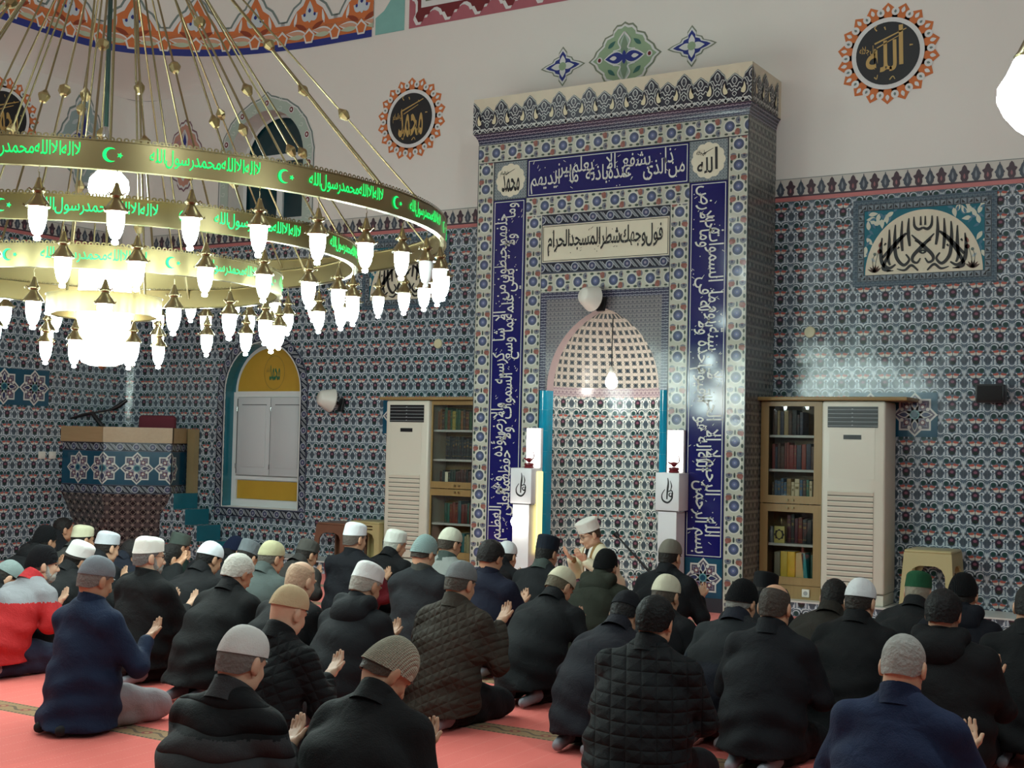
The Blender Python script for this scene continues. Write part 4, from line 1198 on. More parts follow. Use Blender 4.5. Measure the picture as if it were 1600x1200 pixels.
BK = ['#5a2420', '#23313a', '#2c4a44', '#243a34', '#2b3140', '#7a6440', '#70332c', '#41302a', '#8c7b5a', '#6a2c2c', '#1f2a2a', '#35506a', '#b0a488', '#1c1e22', '#2f5a4a', '#46382c']
def cover(col):
    m = mat('cover_' + col[1:], col, .5); b = m.node_tree.nodes['Principled BSDF']
    b.inputs['Base Color'].default_value = tuple(min(1, q * 1.7) for q in lin(col)[:3]) + (1,)
    return m
def book(x, w, h, d, z, col, yf, tilt, name, label, group, stripes=0, gold=True):
    mb = MB(); r = random
    mb.rbox(-w / 2, w / 2, 0, d, 0, h, min(.004, w * .2), 0, 2)
    mb.box(-w / 2 + .003, w / 2 - .003, .006, d - .004, h - .004, h - .0005 + .001, 1)
    if gold:
        for q in (.14, .82): mb.box(-w / 2 + .002, w / 2 - .002, -.0012, .001, h * q, h * q + .005, 2)
        mb.box(-w / 2 + .008, w / 2 - .008, -.0012, .001, h * .60, h * .70, 2)
    o = mb.build(name, [cover(col), mat('paper', '#cfc6b0', .8), mat('gilt', '#85703e', .5)], None, 40)
    o.location = (x, yf, z); o.rotation_euler = (0, tilt, 0)
    return tag(o, label, 'book', group)
ORD = ['first', 'second', 'third', 'fourth', 'fifth', 'sixth', 'seventh', 'eighth', 'ninth', 'tenth', 'eleventh', 'twelfth', 'thirteenth', 'fourteenth', 'fifteenth', 'sixteenth', 'seventeenth', 'eighteenth', 'nineteenth', 'twentieth'] + ['last'] * 10
def hue(c):
    r_, g_, b_ = (int(c[i:i + 2], 16) for i in (1, 3, 5))
    if max(r_, g_, b_) < 52: return 'black'
    if min(r_, g_, b_) > 110: return 'cream'
    if max(r_, g_, b_) - min(r_, g_, b_) < 16: return 'dark grey'
    if r_ > g_ * 1.8: return 'dark red'
    if r_ > b_: return 'brown' if r_ < 120 else 'tan'
    return 'blue' if b_ > g_ * 1.12 else 'green'
def row(x0, x1, z, hmax, group, lab, pal, fill=1.0, seed=1, yf=11.62, gold=.3, wr=(.022, .048)):
    r = random.Random(seed); x = x0; n = 0; where = lab.split(' on ', 1)[-1] if ' on ' in lab else lab.split('book ', 1)[-1]
    while True:
        w = r.uniform(*wr); h = hmax * r.uniform(.8, 1.0)
        if x + w > x0 + (x1 - x0) * fill: break
        dp, c = r.uniform(.14, .19), r.choice(pal)
        book(x + w / 2, w - .002, h, dp, z, c, yf, 0, 'book', '%s book, %s from the left, %s' % (hue(c), ORD[n], where), group, 0, r.random() < gold)
        x += w; n += 1
D1 = ['#5a2420', '#23313a', '#2c4a44', '#243a34', '#2b3140', '#7a6440', '#70332c', '#6a2c2c', '#41302a']
row(-4.20, -3.79, 1.6305, .235, 'books on the top shelf of the right bookcase', 'book on the top shelf of the right bookcase', ['#41302a', '#1c1e22', '#8c7b5a', '#2b3140'], .8, 2)
row(-4.20, -3.79, 1.3155, .255, 'books on the second shelf of the right bookcase', 'book on the second shelf of the right bookcase', D1, 1, 3, gold=.3)
row(-4.20, -3.79, .9955, .24, 'books on the third shelf of the right bookcase', 'book on the third shelf of the right bookcase', ['#2b3140', '#41302a', '#b0a488', '#2f5a4a', '#7a6440', '#23313a', '#35506a'], 1, 4, gold=.8)
row(-4.07, -3.79, .6355, .27, 'dark books on the fourth shelf of the right bookcase', 'book on the fourth shelf of the right bookcase', ['#1f2a2a', '#1c1e22', '#2b3140', '#5a2420', '#4a2430'], 1, 5, gold=.2, yf=11.68)
for x, w, h, c, tl, lb in ((-4.14, .055, .25, '#6d6a5c', 0, 'grey folder at left end of the bottom shelf, right bookcase'), (-4.075, .065, .26, '#b8a040', 0, 'olive yellow folder on the bottom shelf of the right bookcase'), (-4.005, .07, .26, '#d6a32a', 0, 'bright yellow folder on the bottom shelf of the right bookcase'), (-3.925, .075, .25, '#b59f6c', 0, 'tan folder on the bottom shelf of the right bookcase'), (-3.865, .04, .25, '#1f7f86', -.12, 'turquoise folder leaning on the bottom shelf of the right bookcase'), (-3.805, .035, .24, '#24463c', 0, 'dark green folder at right end of the bottom shelf, right bookcase')):
    book(x, w, h, .16, .301 + (.003 if tl else 0), c, 11.62, tl, 'folder', lb, 'folders on the bottom shelf', 0, False)
t = thing('holy_book', 'pale yellow holy book with black oval emblem standing behind glass', 'book', (-4.115, 11.61, .6355))
mb = MB(); mb.rbox(-4.165, -4.065, 11.60, 11.63, .6355, .79, .003); mb.build('cover', mat('yellow_cover', '#d2c878', .5), t, 40)
mb = MB(); f = off(on_y(11.60, .0012), -4.115, .713)
mb.poly(star8(0, 0, .052, .8), f, [ell(0, 0, .026, .036, 16)]); mb.build('emblem', M_BLACK_INK, t)
t = thing('candlestick', 'small brass finial standing behind the yellow holy book', 'ornament', (-4.115, 11.66, .6355))
mb = MB(); mb.lathe([(.0, 0), (.025, 0), (.02, .01), (.008, .03), (.008, .17), (.016, .18), (.008, .20), (.011, .215), (.0, .235)], 12, (-4.115, 11.66, .6355)); mb.build('stem', M_BRASS, t, 60)
t = thing('glass_jar', 'small glass jar at left end of the fourth shelf, right bookcase', 'jar', (-4.20, 11.64, .6355))
mb = MB(); mb.lathe([(0, 0), (.028, 0), (.03, .1), (.02, .13), (.02, .15), (0, .15)], 14, (-4.20, 11.64, .6355)); mb.build('body', mat('grey_jar', '#7d838a', .2), t, 40)
D2 = ['#5b3b2a', '#6a4a30', '#4a2f26', '#39302c']
row(-7.97, -7.33, 1.6305, .24, 'books on the top shelf of the left bookcase', 'book on the top shelf of the left bookcase', D2 + ['#2e4a36', '#8a8040'], 1, 7, gold=.4)
row(-7.86, -7.33, 1.3155, .25, 'books on the second shelf of the left bookcase', 'book on the second shelf of the left bookcase', ['#22272a', '#2a3234', '#262b30'], 1, 8, gold=.8)
row(-7.93, -7.33, .9955, .22, 'books on the third shelf of the left bookcase', 'book on the third shelf of the left bookcase', ['#3a2320', '#1e2624', '#20302c', '#c8c4b0', '#1c2426'], 1, 9, gold=.1)
row(-7.86, -7.33, .6355, .24, 'books on the fourth shelf of the left bookcase', 'book on the fourth shelf of the left bookcase', ['#2c5a52', '#23463e', '#5a2c28', '#4a2422', '#2f4a50', '#6a3a34'], 1, 10, gold=.2)
row(-7.80, -7.33, .301, .25, 'books on the bottom shelf of the left bookcase', 'book on the bottom shelf of the left bookcase', ['#2a5a60', '#23302c', '#8a8468'], 1, 11, gold=.1)
t = thing('power_socket', 'white power socket on the base of the right bookcase', 'socket', (-3.84, 11.55, .20))
mb = MB(); mb.rbox(-3.875, -3.805, 11.538, 11.554, .165, .235, .004); mb.build('plate', M_WHITE_PL, t, 40)
mb = MB(); mb.tube([(-3.84, 11.539, .20), (-3.84, 11.536, .20)], .02, 14); mb.build('outlet', mat('socket_grey', '#9a9a98', .5), t)

# pedestals beside the niche
M_PED = mat('pedestal_white', '#dcdcde', .4)
def pedestal(cx, label, lit):
    y0 = 10.95
    t = thing('pedestal', label, 'pedestal', (cx, y0 + .11, 0))
    mb = MB(); mb.box(cx - .092, cx + .092, y0 + .012, y0 + .20, 0, .915); mb.rbox(cx - .13, cx + .13, y0 - .01, y0 + .22, 0, .06, .006); mb.build('column', M_PED, t)
    mb = MB(); mb.rbox(cx - .118, cx + .118, y0, y0 + .215, .915, 1.26, .005); o = mb.build('head', M_PED, t, 40)
    mb = MB(); f = off(on_y(y0, .0015), cx - .0, 1.09)
    for P, w in (([(.005, .125), (.012, .08), (.004, .0), (.0, -.07)], [.006, .020, .012]), ([(.03, .10), (.045, .05), (.03, .0)], [.004, .012, .004]), ([(.01, -.0), (.045, .01), (.055, -.02), (.04, -.045), (.02, -.03), (.035, -.01)], [.008, .014, .01]), ([(.05, -.01), (.05, -.06), (.01, -.10), (-.04, -.08), (-.05, -.03), (-.02, .02)], [.014, .018, .006])):
        for q in stroke(P, w, 6): mb.poly(q, f)
    mb.build('emblem', M_BLACK_INK, o)
    mb = MB(); mb.box(cx - .118, cx + .118, y0 + .012, y0 + .20, .905, .915); mb.build('metal_edge', M_CHROME, t)
    if lit:
        mb = MB(); mb.rbox(cx + .118, cx + .136, y0 + .10, y0 + .20, .42, 1.23, .004); mb.build('side_light', mat('warm_light_strip', '#fff0b0', .4, emit=1.1, ecol='#ffeea0'), t)
        mb = MB(); mb.lathe([(.0, -.05), (.04, -.04), (.055, 0), (.04, .04), (0, .05)], 16, (cx - .01, y0 - .055, .74)); mb.build('front_lamp', mat('lit_globe', '#ffffff', .3, emit=22, ecol='#fffaf0'), t, 180)
    return t
pedestal(-6.512, 'white pedestal left of the niche, glowing lamp on its column', True)
pedestal(-4.955, 'white pedestal right of the niche, black emblem on its head', False)
def lightbox(cx, label):
    t = thing('light_box', label, 'light box', (cx, 11.14, 1.26), 0, 'lit white boxes on the pedestals')
    mb = MB(); mb.box(cx - .082, cx + .082, 11.12, 11.16, 1.262, 1.655); mb.build('case', M_PED, t)
    mb = MB(); mb.box(cx - .077, cx + .077, 11.114, 11.121, 1.268, 1.65); mb.build('screen', mat('lit_screen', '#fffdf6', .4, emit=BOX_E, ecol='#fffaf0'), t)
def lampion(cx, cy, label):
    z = 1.2605
    t = thing('oil_lamp_ornament', label, 'ornament', (cx, cy, z), 0, 'little red oil lamps on the pedestals')
    mr = mat('ruby_enamel', '#6d1a22', .25, noise=.3, nscale=40)
    mb = MB(); mb.lathe([(0, 0), (.045, 0), (.05, .012), (.042, .024), (.05, .032), (.046, .048), (.03, .052), (.0, .054)], 18, (cx, cy, z)); mb.build('foot', mr, t, 40)
    mb = MB(); mb.lathe([(.0, .054), (.014, .056), (.02, .066), (.036, .08), (.03, .094), (.016, .10), (.0, .102)], 16, (cx, cy, z))
    mb.tube([(cx - .02, cy, z + .08), (cx - .05, cy, z + .092), (cx - .062, cy, z + .10)], [.012, .008, .004], 8); mb.build('bowl', mr, t, 50)
    mb = MB(); mb.tube([(cx + .03, cy, z + .085), (cx + .05, cy, z + .10), (cx + .055, cy, z + .13), (cx + .045, cy, z + .155), (cx + .04, cy, z + .15)], [.006, .006, .005, .004, .003], 8); mb.build('handle', mr, t, 50)
lightbox(-6.475, 'lit white box behind the red lamp, left pedestal'); lightbox(-4.955, 'lit white box behind the red lamp, right pedestal')
lampion(-6.475, 11.04, 'little red oil lamp ornament on the left pedestal'); lampion(-4.93, 11.04, 'little red oil lamp ornament on the right pedestal')

# plastic stools on the ledge
def stool(x, h, col, label, slots):
    t = thing('plastic_stool', label, 'stool', (0, 0, 0), 0, 'plastic stools on the ledge')
    m = mat('stool_' + col[1:], col, .35)
    mb = MB(); mb.rbox(-.20, .20, -.20, .20, h - .03, h, .014, 0, 3); mb.build('seat', m, t, 40)
    for k in range(4):
        mb = MB(); O = [(-.235, 0), (-.20, h - .025), (.20, h - .025), (.235, 0), (.165, 0), (.15, h * .58), (.12, h * .69), (.07, h * .74), (-.07, h * .74), (-.12, h * .69), (-.15, h * .58), (-.165, 0)]
        a = PI / 2 * k; c, s = math.cos(a), math.sin(a)
        H_ = [rect(-.12, h * .80, .12, h * .83), rect(-.12, h * .87, .12, h * .90)] if slots else []
        f3 = lambda u, v, w, c=c, s=s: ((u * c - (-.235 + v * .07 + w) * s), (u * s + (-.235 + v * .07 + w) * c), v)
        mb.poly(O, lambda u, v: f3(u, v, .02), H_); mb.poly(O, lambda u, v: f3(u, v, 0), H_)
        for L in [O] + H_:
            for i in range(len(L)):
                p, q = L[i], L[(i + 1) % len(L)]; mb.face([f3(*p, 0), f3(*q, 0), f3(*q, .02), f3(*p, .02)])
        mb.build('side_frame', m, t)
    t.location = (x, 11.655, .14)
stool(-2.74, .52, '#b5a878', 'beige plastic stool beside the right air conditioner', False)
stool(-8.80, .47, '#b0a070', 'beige slotted plastic stool left of the left air conditioner', True)
stool(-9.27, .43, '#76503e', 'brown plastic stool left of the beige slotted one', False)

# pulpit in the corner
P0, P1, P2, P3 = (-12.985, 10.83), (-12.30, 10.86), (-11.755, 11.43), (-11.95, 11.88)
PU = thing('corner_pulpit', 'tiled corner pulpit with star panels and pale wooden rail', 'pulpit', (-12.45, 11.5, 0))
PL = [P0, P1, P2, P3]
def side(i, d=0.0):
    a, b = Vector(PL[i]), Vector(PL[i + 1]); t_ = (b - a).normalized(); n_ = Vector((t_.y, -t_.x))
    return (lambda u, v: (a.x + t_.x * u + n_.x * d, a.y + t_.y * u + n_.y * d, v)), (b - a).length
mb = MB()
for i in range(3):
    f, L = side(i); mb.face([f(0, .79), f(L, .79), f(L, 1.41), f(0, 1.41)])
mb.face([(p[0], p[1], .95) for p in PL] + [(-12.985, 11.88, .95)]); mb.face([(p[0], p[1], .79) for p in PL] + [(-12.985, 11.88, .79)])
mb.build('parapet', mat('parapet_dark', '#2a3040', .4), PU)
mb = MB()
for i in range(3):
    L = side(i)[1]; f = side(i, .004)[0]
    for z0, m in ((.79, 0), (1.30, 0)): mb.face([f(0, z0), f(L, z0), f(L, z0 + .11), f(0, z0 + .11)], [(0, 0), (L, 0), (L, .11), (0, .11)], 0)
    mb.face([f(0, .90), f(L, .90), f(L, 1.30), f(0, 1.30)], None, 1)
mb.build('tile_frieze', [M_DARK_H, M_TEAL_D], PU)
LS_ = [side(i)[1] for i in range(3)]; CUM = [0, LS_[0], LS_[0] + LS_[1], sum(LS_)]
def fold_star(cu, cv, h):
    mb = MB(); lay_ = []
    class Rec:
        def poly(s, outer, fn, holes=(), m=0): lay_.append((outer, m))
    star_panel(lambda d: (lambda u, v: (u, v, 0)), 0, 0, h, Rec())
    for k, (o, m) in enumerate(lay_):
        d = .004 + .0004 * k
        P = [(min(max(x + cu, 0), CUM[3]), y + cv) for x, y in o]
        xs = [p[0] for p in P]; cs = [min(xs)] + [c for c in CUM if min(xs) < c < max(xs)] + [max(xs)]
        for a, b in zip(cs[:-1], cs[1:]):
            if b - a < 1e-5: continue
            i = max(q for q in range(3) if CUM[q] <= (a + b) / 2); g = side(i, .004 + d)[0]
            clip_into(mb, P, a, b, (lambda u, v, g=g, i=i: g(u - CUM[i], v)), m)
    return mb
def clip_into(mb, P, a, b, fn, m):
    def clip(P, x, keep):
        out = []
        for i in range(len(P)):
            p, q = P[i - 1], P[i]; ip, iq = keep * (p[0] - x) >= 0, keep * (q[0] - x) >= 0
            if ip != iq: t = (x - p[0]) / (q[0] - p[0]); out.append((x, p[1] + (q[1] - p[1]) * t))
            if iq: out.append(q)
        return out
    P = clip(clip(P, a, 1), b, -1)
    if len(P) > 2: mb.poly(P, fn, (), m)
for k in range(4): fold_star(CUM[1] - .395 + .395 * k, 1.10, .1975).build('star_panel', SPM, PU)
mb = MB()
for i in range(3):
    f, L = side(i, .03); g, _ = side(i, -.05)
    mb.face([f(-.01, 1.41), f(L + .01, 1.41), f(L + .01, 1.595), f(-.01, 1.595)]); mb.face([g(0, 1.41), g(L, 1.41), g(L, 1.595), g(0, 1.595)])
    mb.face([f(-.01, 1.595), f(L + .01, 1.595), g(L, 1.595), g(0, 1.595)]); mb.face([f(-.01, 1.41), f(L + .01, 1.41), g(L, 1.41), g(0, 1.41)])
mb.build('wooden_rail', M_WOOD_P, PU)
mb = MB()
LOW = [(-12.985, 11.25), (-12.55, 11.27), (-12.2, 11.62), (-12.3, 11.88)]
for i in range(3):
    a, b, c, d = PL[i], PL[i + 1], LOW[i + 1], LOW[i]; L = side(i)[1]
    mb.face([(*d, 0.02), (*c, 0.02), (*b, .79), (*a, .79)], [(.12, 0), (L - .12, 0), (L, .85), (0, .85)])
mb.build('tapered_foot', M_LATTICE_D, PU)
mb = MB(); mb.box(-11.86, -11.74, 11.80, 11.88, .80, 1.59); mb.build('newel_post', mat('post_beige', '#94805c', .5, noise=.1), PU)
ST = thing('pulpit_stairs', 'tiled steps with teal risers descending right of the pulpit', 'stairs', (-11.6, 11.55, 0))
for i in range(4):
    x1 = -11.72 + .20 * i; zt = .80 - .185 * i
    mb = MB(); mb.box(-11.94 if i == 0 else x1 - .20, x1, 11.46, 11.86, 0 if True else 0, zt, 0)
    mb.box(x1, x1 + .004, 11.46, 11.86, zt - .185, zt, 1)
    mb.build('step', [M_TILE, M_TEAL], ST)
t = thing('red_cushion', 'dark red cushion seat behind the pulpit rail', 'cushion')
mb = MB(); mb.rbox(-.23, .23, -.05, .05, 0, .80, .045, 0, 4); mb.build('pad', mat('burgundy_cloth', '#63242f', .9, bump=.3), t, 60)
t.location = (-12.13, 11.55, .951); t.rotation_euler = (0, 0, .55)
t = thing('pulpit_microphone', 'black boom microphone rising above the pulpit rail', 'microphone', (-12.5, 11.1, .951))
mb = MB(); mb.tube([(-12.46, 11.12, .955), (-12.46, 11.12, 1.45)], .014); mb.lathe([(.12, 0), (.12, .015), (.02, .03), (.0, .03)], 16, (-12.46, 11.12, .953)); mb.build('stand', M_BLACK_PL, t, 50)
mb = MB(); mb.tube([(-12.46, 11.12, 1.45), (-12.70, 11.02, 1.76), (-12.80, 10.98, 1.74), (-12.95, 10.9, 1.69)], [.028, .03, .02, .012], 8); mb.tube([(-12.70, 11.02, 1.76), (-12.5, 11.15, 1.81)], .012); mb.build('boom', M_BLACK_PL, t, 50)
mb = MB(); mb.tube([(-12.5, 11.15, 1.81), (-12.43, 11.2, 1.86), (-12.36, 11.25, 1.93)], [.022, .03, .022], 10); mb.build('capsule', M_BLACK_PL, t, 50)
t = thing('microphone_stand', 'black boom microphone stand beside the imam at the niche', 'microphone', (-4.78, 10.35, 0))
mb = MB(); mb.lathe([(.13, 0), (.13, .02), (.02, .03), (.0, .03)], 18, (-4.78, 10.35, 0)); mb.build('base', M_BLACK_PL, t, 50)
mb = MB(); mb.tube([(-4.78, 10.35, .02), (-4.78, 10.35, .40)], .011); mb.build('pole', M_BLACK_PL, t, 50)
mb = MB(); mb.tube([(-4.78, 10.35, .36), (-5.11, 10.28, .70)], [.013, .008], 8); mb.build('boom', M_BLACK_PL, t, 50)
mb = MB(); mb.tube([(-5.11, 10.28, .70), (-5.14, 10.275, .735)], [.02, .026], 10); mb.build('capsule', M_BLACK_PL, t, 50)

# small things on the walls
for x, z, F, lb in ((-3.945, 2.606, FY, 'round cream cap on tiles right of the niche'), (-8.18, 2.587, FY, 'round cream cap on tiles left of the niche'), (11.75, 2.08, lambda d: on_x(XL, d), 'round cream cap on tiles above the pulpit')):
    o = F(0)(x, z)
    mb = MB(); n_ = 20
    for r0, r1, d0, d1 in ((.055, .05, .0, .014), (.05, .0, .014, .018)):
        mb.grid([[F(d0)(x + r0 * math.cos(2 * PI * j / n_), z + r0 * math.sin(2 * PI * j / n_)) for j in range(n_)], [F(d1)(x + (r1 + .0001) * math.cos(2 * PI * j / n_), z + (r1 + .0001) * math.sin(2 * PI * j / n_)) for j in range(n_)]], None, 0, wrap=True)
    tag(mb.build('junction_cap', mat('cream_cap', '#cfc9a4', .4), None, 40), lb, 'junction cap', 'round cream caps on the tiles')
for y in (10.53, 10.685):
    t = thing('light_switch', 'white switch plate on the left wall, ' + ('left one of the pair' if y < 10.6 else 'nearest the pulpit'), 'switch', (XL, y, 1.235), 0, 'switch plates on the left wall')
    mb = MB(); mb.rbox(XL, XL + .014, y - .05, y + .05, 1.19, 1.28, .005); mb.build('plate', M_WHITE_PL, t, 40)
    mb = MB(); mb.rbox(XL + .012, XL + .018, y - .025, y + .025, 1.205, 1.265, .003); mb.build('rocker', M_WHITE_PL, t, 40)
t = thing('wall_loudspeaker', 'black box loudspeaker on the tiled wall at right', 'loudspeaker', (-2.29, 11.85, 2.02))
mb = MB(); mb.rbox(-2.41, -2.17, 11.72, 11.87, 1.94, 2.10, .015); mb.build('cabinet', M_BLACK_PL, t, 40)
mb = MB(); mb.rbox(-2.395, -2.185, 11.712, 11.73, 1.955, 2.085, .01); mb.build('grille', mat('grille_black', '#0c0d10', .7, bump=.5, bscale=300), t, 40)
mb = MB(); mb.rbox(-2.32, -2.26, 11.86, 11.9, 1.97, 2.07, .005); mb.build('bracket', M_BLACK_PL, t, 40)

# half-round calligraphy panels
def lunette(x0, x1, z0, z1, label):
    cx = (x0 + x1) / 2; w = (x1 - x0) / 2
    t = thing('calligraphy_panel', label, 'calligraphy panel', (cx, YW, z0), 0, 'half-round calligraphy tile panels')
    g = .105
    mb = MB(); mb.poly(rect(x0 - g, z0 - g, x1 + g, z1 + g), FY(.012), [rect(x0, z0, x1, z1)], m=0); mb.poly(rect(x0 - .06, z0 - .06, x1 + .06, z1 + .06), FY(.014), [rect(x0, z0, x1, z1)], m=3)
    n_ = int((x1 - x0) / .058)
    for i in range(n_ + 1):
        for zz in (z0 - .03, z1 + .03):
            u = x0 + (x1 - x0) * i / n_; k = -1 if i % 2 else 1
            mb.poly([(u - .016, zz - .016), (u + .016, zz - .016), (u + .016 * k, zz + .018)], FY(.018), m=1); mb.poly(rect(u - .022, zz - .022, u + .022, zz + .022), FY(.016), m=2)
    m_ = int((z1 - z0) / .058)
    for i in range(m_ + 1):
        for xx in (x0 - .03, x1 + .03):
            v = z0 + (z1 - z0) * i / m_; k = -1 if i % 2 else 1
            mb.poly([(xx - .016, v - .016), (xx + .016, v - .016), (xx + .016 * k, v + .018)], FY(.018), m=1); mb.poly(rect(xx - .022, v - .022, xx + .022, v + .022), FY(.016), m=2)
    mb.build('tile_frame', [small_pattern('lunette_frame_tile', '#4a5c6a', '#66787e', '#33414e', .045), M_DISC, mat('ash_blue_tile', '#7d8890', .3), mat('dark_slate_tile', '#3a444c', .3)], t)
    mb = MB(); mb.poly(rect(x0, z0, x1, z1), FY(.010), m=0)
    r = random.Random(5)
    for s in (-1, 1):
        for q_, (a, b) in enumerate(((.55, .90), (.62, .93), (.74, .95), (.80, .80), (.90, .85), (.96, .58), (.95, .30), (.80, .88), (.93, .94), (.92, .70), (.97, .45), (.70, .86), (.50, .96), (.86, .80))):
            mb.poly(petal(cx + s * w * a, z0 + (z1 - z0) * b, r.uniform(0, 6), .09, .02), FY(.0112 + .0002 * q_ + (s > 0) * .00005), m=1); mb.poly(petal(cx + s * w * a, z0 + (z1 - z0) * b, r.uniform(0, 6), .06, .012), FY(.0113 + .0002 * q_ + (s > 0) * .00005), m=2)
    mb.build('teal_ground', [mat('lagoon_glaze', '#17697a', .15, noise=.2), mat('cream_leaf', '#c9ccba', .3), mat('bluegrey_leaf', '#3d6f86', .3)], t)
    hh = (z1 - z0) - .02
    mb = MB(); mb.poly(ell(cx, z0, w - .012, hh, 40, 0, PI), FY(.016)); bg = mb.build('cream_ground', M_CREAM_GLAZE, t)
    mb = MB(); F = off(FY(.020), cx, z0)
    S = w / .53
    def ln(P, ws):
        for s in (-1, 1):
            for q in stroke([(s * x * S, y * hh / .56) for x, y in P], [k_ * 1.75 for k_ in ws], 6): mb.poly(q, F)
    ln([(.365, .33), (.375, .20), (.36, .10), (.30, .055), (.24, .085)], [.006, .018, .02, .016, .008])
    ln([(.30, .40), (.30, .25), (.31, .14), (.29, .08)], [.006, .018, .016, .01])
    ln([(.245, .44), (.25, .30), (.235, .15), (.17, .075), (.12, .12), (.15, .17)], [.006, .018, .018, .016, .012, .008])
    ln([(.185, .47), (.19, .32), (.18, .20)], [.006, .018, .012])
    ln([(.125, .49), (.13, .36), (.115, .24)], [.006, .018, .012])
    ln([(.08, .50), (.075, .42), (.04, .385), (.0, .40)], [.006, .014, .016, .010])
    ln([(.02, .50), (.02, .42)], [.006, .012])
    ln([(-.10, .34), (.0, .24), (.08, .16), (.09, .11), (.05, .09), (.02, .13)], [.006, .020, .018, .014, .012, .006])
    ln([(.36, .15), (.22, .30), (.15, .36)], [.014, .016, .006]); ln([(.14, .36), (.27, .22), (.355, .06), (.28, .03)], [.006, .014, .018, .006])
    ln([(.04, .02), (.10, .07), (.16, .03), (.23, .045)], [.008, .014, .012, .004]); ln([(.0, .20), (.025, .185), (.0, .17)], [.008, .010, .008])
    ln([(.07, .29), (.03, .26)], [.01, .004]); ln([(.33, .28), (.345, .26)], [.012, .006]); ln([(.21, .24), (.225, .22)], [.012, .006]); ln([(.26, .03), (.32, .03)], [.004, .010])
    mb.build('lettering', M_BLACK_INK, bg)
    mb = MB()
    for s in (-1, 1):
        f = lambda u, v: FY(.020)(cx + s * u * S, z0 + v)
        for a in (.5, .9, 1.3, 1.7, 2.1, 2.5): mb.poly(petal(.43, .02, a, .075, .010), f, m=0)
        for q in stroke([(.43, .03), (.42, .12), (.40, .20), (.385, .25)], [.006, .004], 5): mb.poly(q, f, m=1)
        for q in stroke([(.43, .03), (.45, .12), (.43, .19)], [.006, .004], 5): mb.poly(q, f, m=1)
        mb.poly(ell(.385, .215, .022, .022, 10), f, m=2); mb.poly(petal(.39, .25, 1.9, .06, .014), f, m=2); mb.poly(ell(.43, .19, .015, .015, 8), f, m=1); mb.poly(petal(.43, .12, .8, .05, .012), f, m=3)
    mb.build('flower_spray', [mat('umber_ink', '#4a2c20', .4), mat('grey_green_ink', '#5c6b64', .4), mat('brick_ink', '#7c3a30', .4), mat('pale_blue_ink', '#9fb0b4', .4)], bg)
lunette(-3.435, -2.37, 3.115, 3.71, 'half-round black calligraphy on cream and teal tiles, right wall part')
lunette(-9.15, -8.16, 3.10, 3.70, 'half-round black calligraphy panel behind the chandelier lanterns')
# ================================================================ chandelier
CX, CY = -6.63, 5.82
CH = thing('chandelier', 'three-tier brass ring chandelier with glowing lanterns and green lettering', 'chandelier', (CX, CY, 2.3))
BOLD = 0.0
TXT = lay('لا اله الا الله محمد رسول الله', 'line', .05)
def ringmap(r):
    return lambda u, v: (CX + r * math.cos(u / r), CY + r * math.sin(u / r), v)
def band(Rr, zb, h, nmot, ph, name='ring_band', scallop=True):
    n = 120
    mb = MB()
    for (ra, rb, z0, z1) in ((Rr, Rr, zb, zb + h), (Rr - .012, Rr - .012, zb + h, zb)):
        mb.grid([[(CX + ra * math.cos(2 * PI * j / n), CY + ra * math.sin(2 * PI * j / n), z) for j in range(n)] for z in (z0, z1)], None, 0, wrap=True)
    for z0, dz in ((zb, -.006), (zb + h, .004)):
        mb.grid([[(CX + r_ * math.cos(2 * PI * j / n), CY + r_ * math.sin(2 * PI * j / n), z0 + q) for j in range(n)] for r_, q in ((Rr - .03, 0), (Rr + .006, 0), (Rr + .006, dz), (Rr - .03, dz))], None, 0, wrap=True)
    b = mb.build(name, M_BRASS, CH, 50)
    if scallop:
        mb = MB(); per = .034; k = int(2 * PI * Rr / per); f = ringmap(Rr + .002)
        for i in range(k):
            mb.poly(ell(i * 2 * PI * Rr / k, zb + h + .008, .0155, .0135, 9), f, [ell(i * 2 * PI * Rr / k, zb + h + .009, .006, .006, 5)])
        mb.build('scalloped_edge', M_BRASS_D, b)
    if nmot:
        mb = MB(); f = ringmap(Rr + .005); L = 2 * PI * Rr / nmot
        for i in range(nmot):
            u = ph * Rr + i * L
            V, T = fit(TXT, u + L * .14, zb + h * .20, u + L * .80, zb + h * .88)
            mb.tris(V, T, f)
            c = u + L * .96; r_ = h * .27
            for q in range(16):
                a0, a1 = [R(50) + R(260) * (q + e) / 16 for e in (0, 1)]
                w0, w1 = [r_ * .48 * math.sin(PI * (q + e) / 16) for e in (0, 1)]
                P = [(c + r_ * math.cos(a0), zb + h * .5 + r_ * math.sin(a0)), (c + r_ * math.cos(a1), zb + h * .5 + r_ * math.sin(a1)), (c + (r_ - w1) * math.cos(a1), zb + h * .5 + (r_ - w1) * math.sin(a1)), (c + (r_ - w0) * math.cos(a0), zb + h * .5 + (r_ - w0) * math.sin(a0))]
                mb.face([f(*p) for p in P])
            st = [(c + r_ * 1.25 + r_ * (.42 if j % 2 == 0 else .17) * math.cos(PI / 5 * j), zb + h * .5 + r_ * (.42 if j % 2 == 0 else .17) * math.sin(PI / 5 * j)) for j in range(10)]
            mb.poly(st, f)
        mb.build('lettering', M_GREEN_LED, b)
    return b
TIERS = [(2.20, 2.80, .135, 16, R(-39.6), 38, R(-49.75), .95), (1.62, 2.63, .128, 11, R(-58.4), 27, R(-49.0), .93), (1.13, 2.44, .125, 8, R(-66.0), 18, R(-41.2), .92), (.36, 2.27, .12, 0, 0, 6, R(-70), .85)]
for r_, zb, h, nm, ph, n, a0, s in TIERS: band(r_, zb, h, nm, ph, scallop=nm > 0)
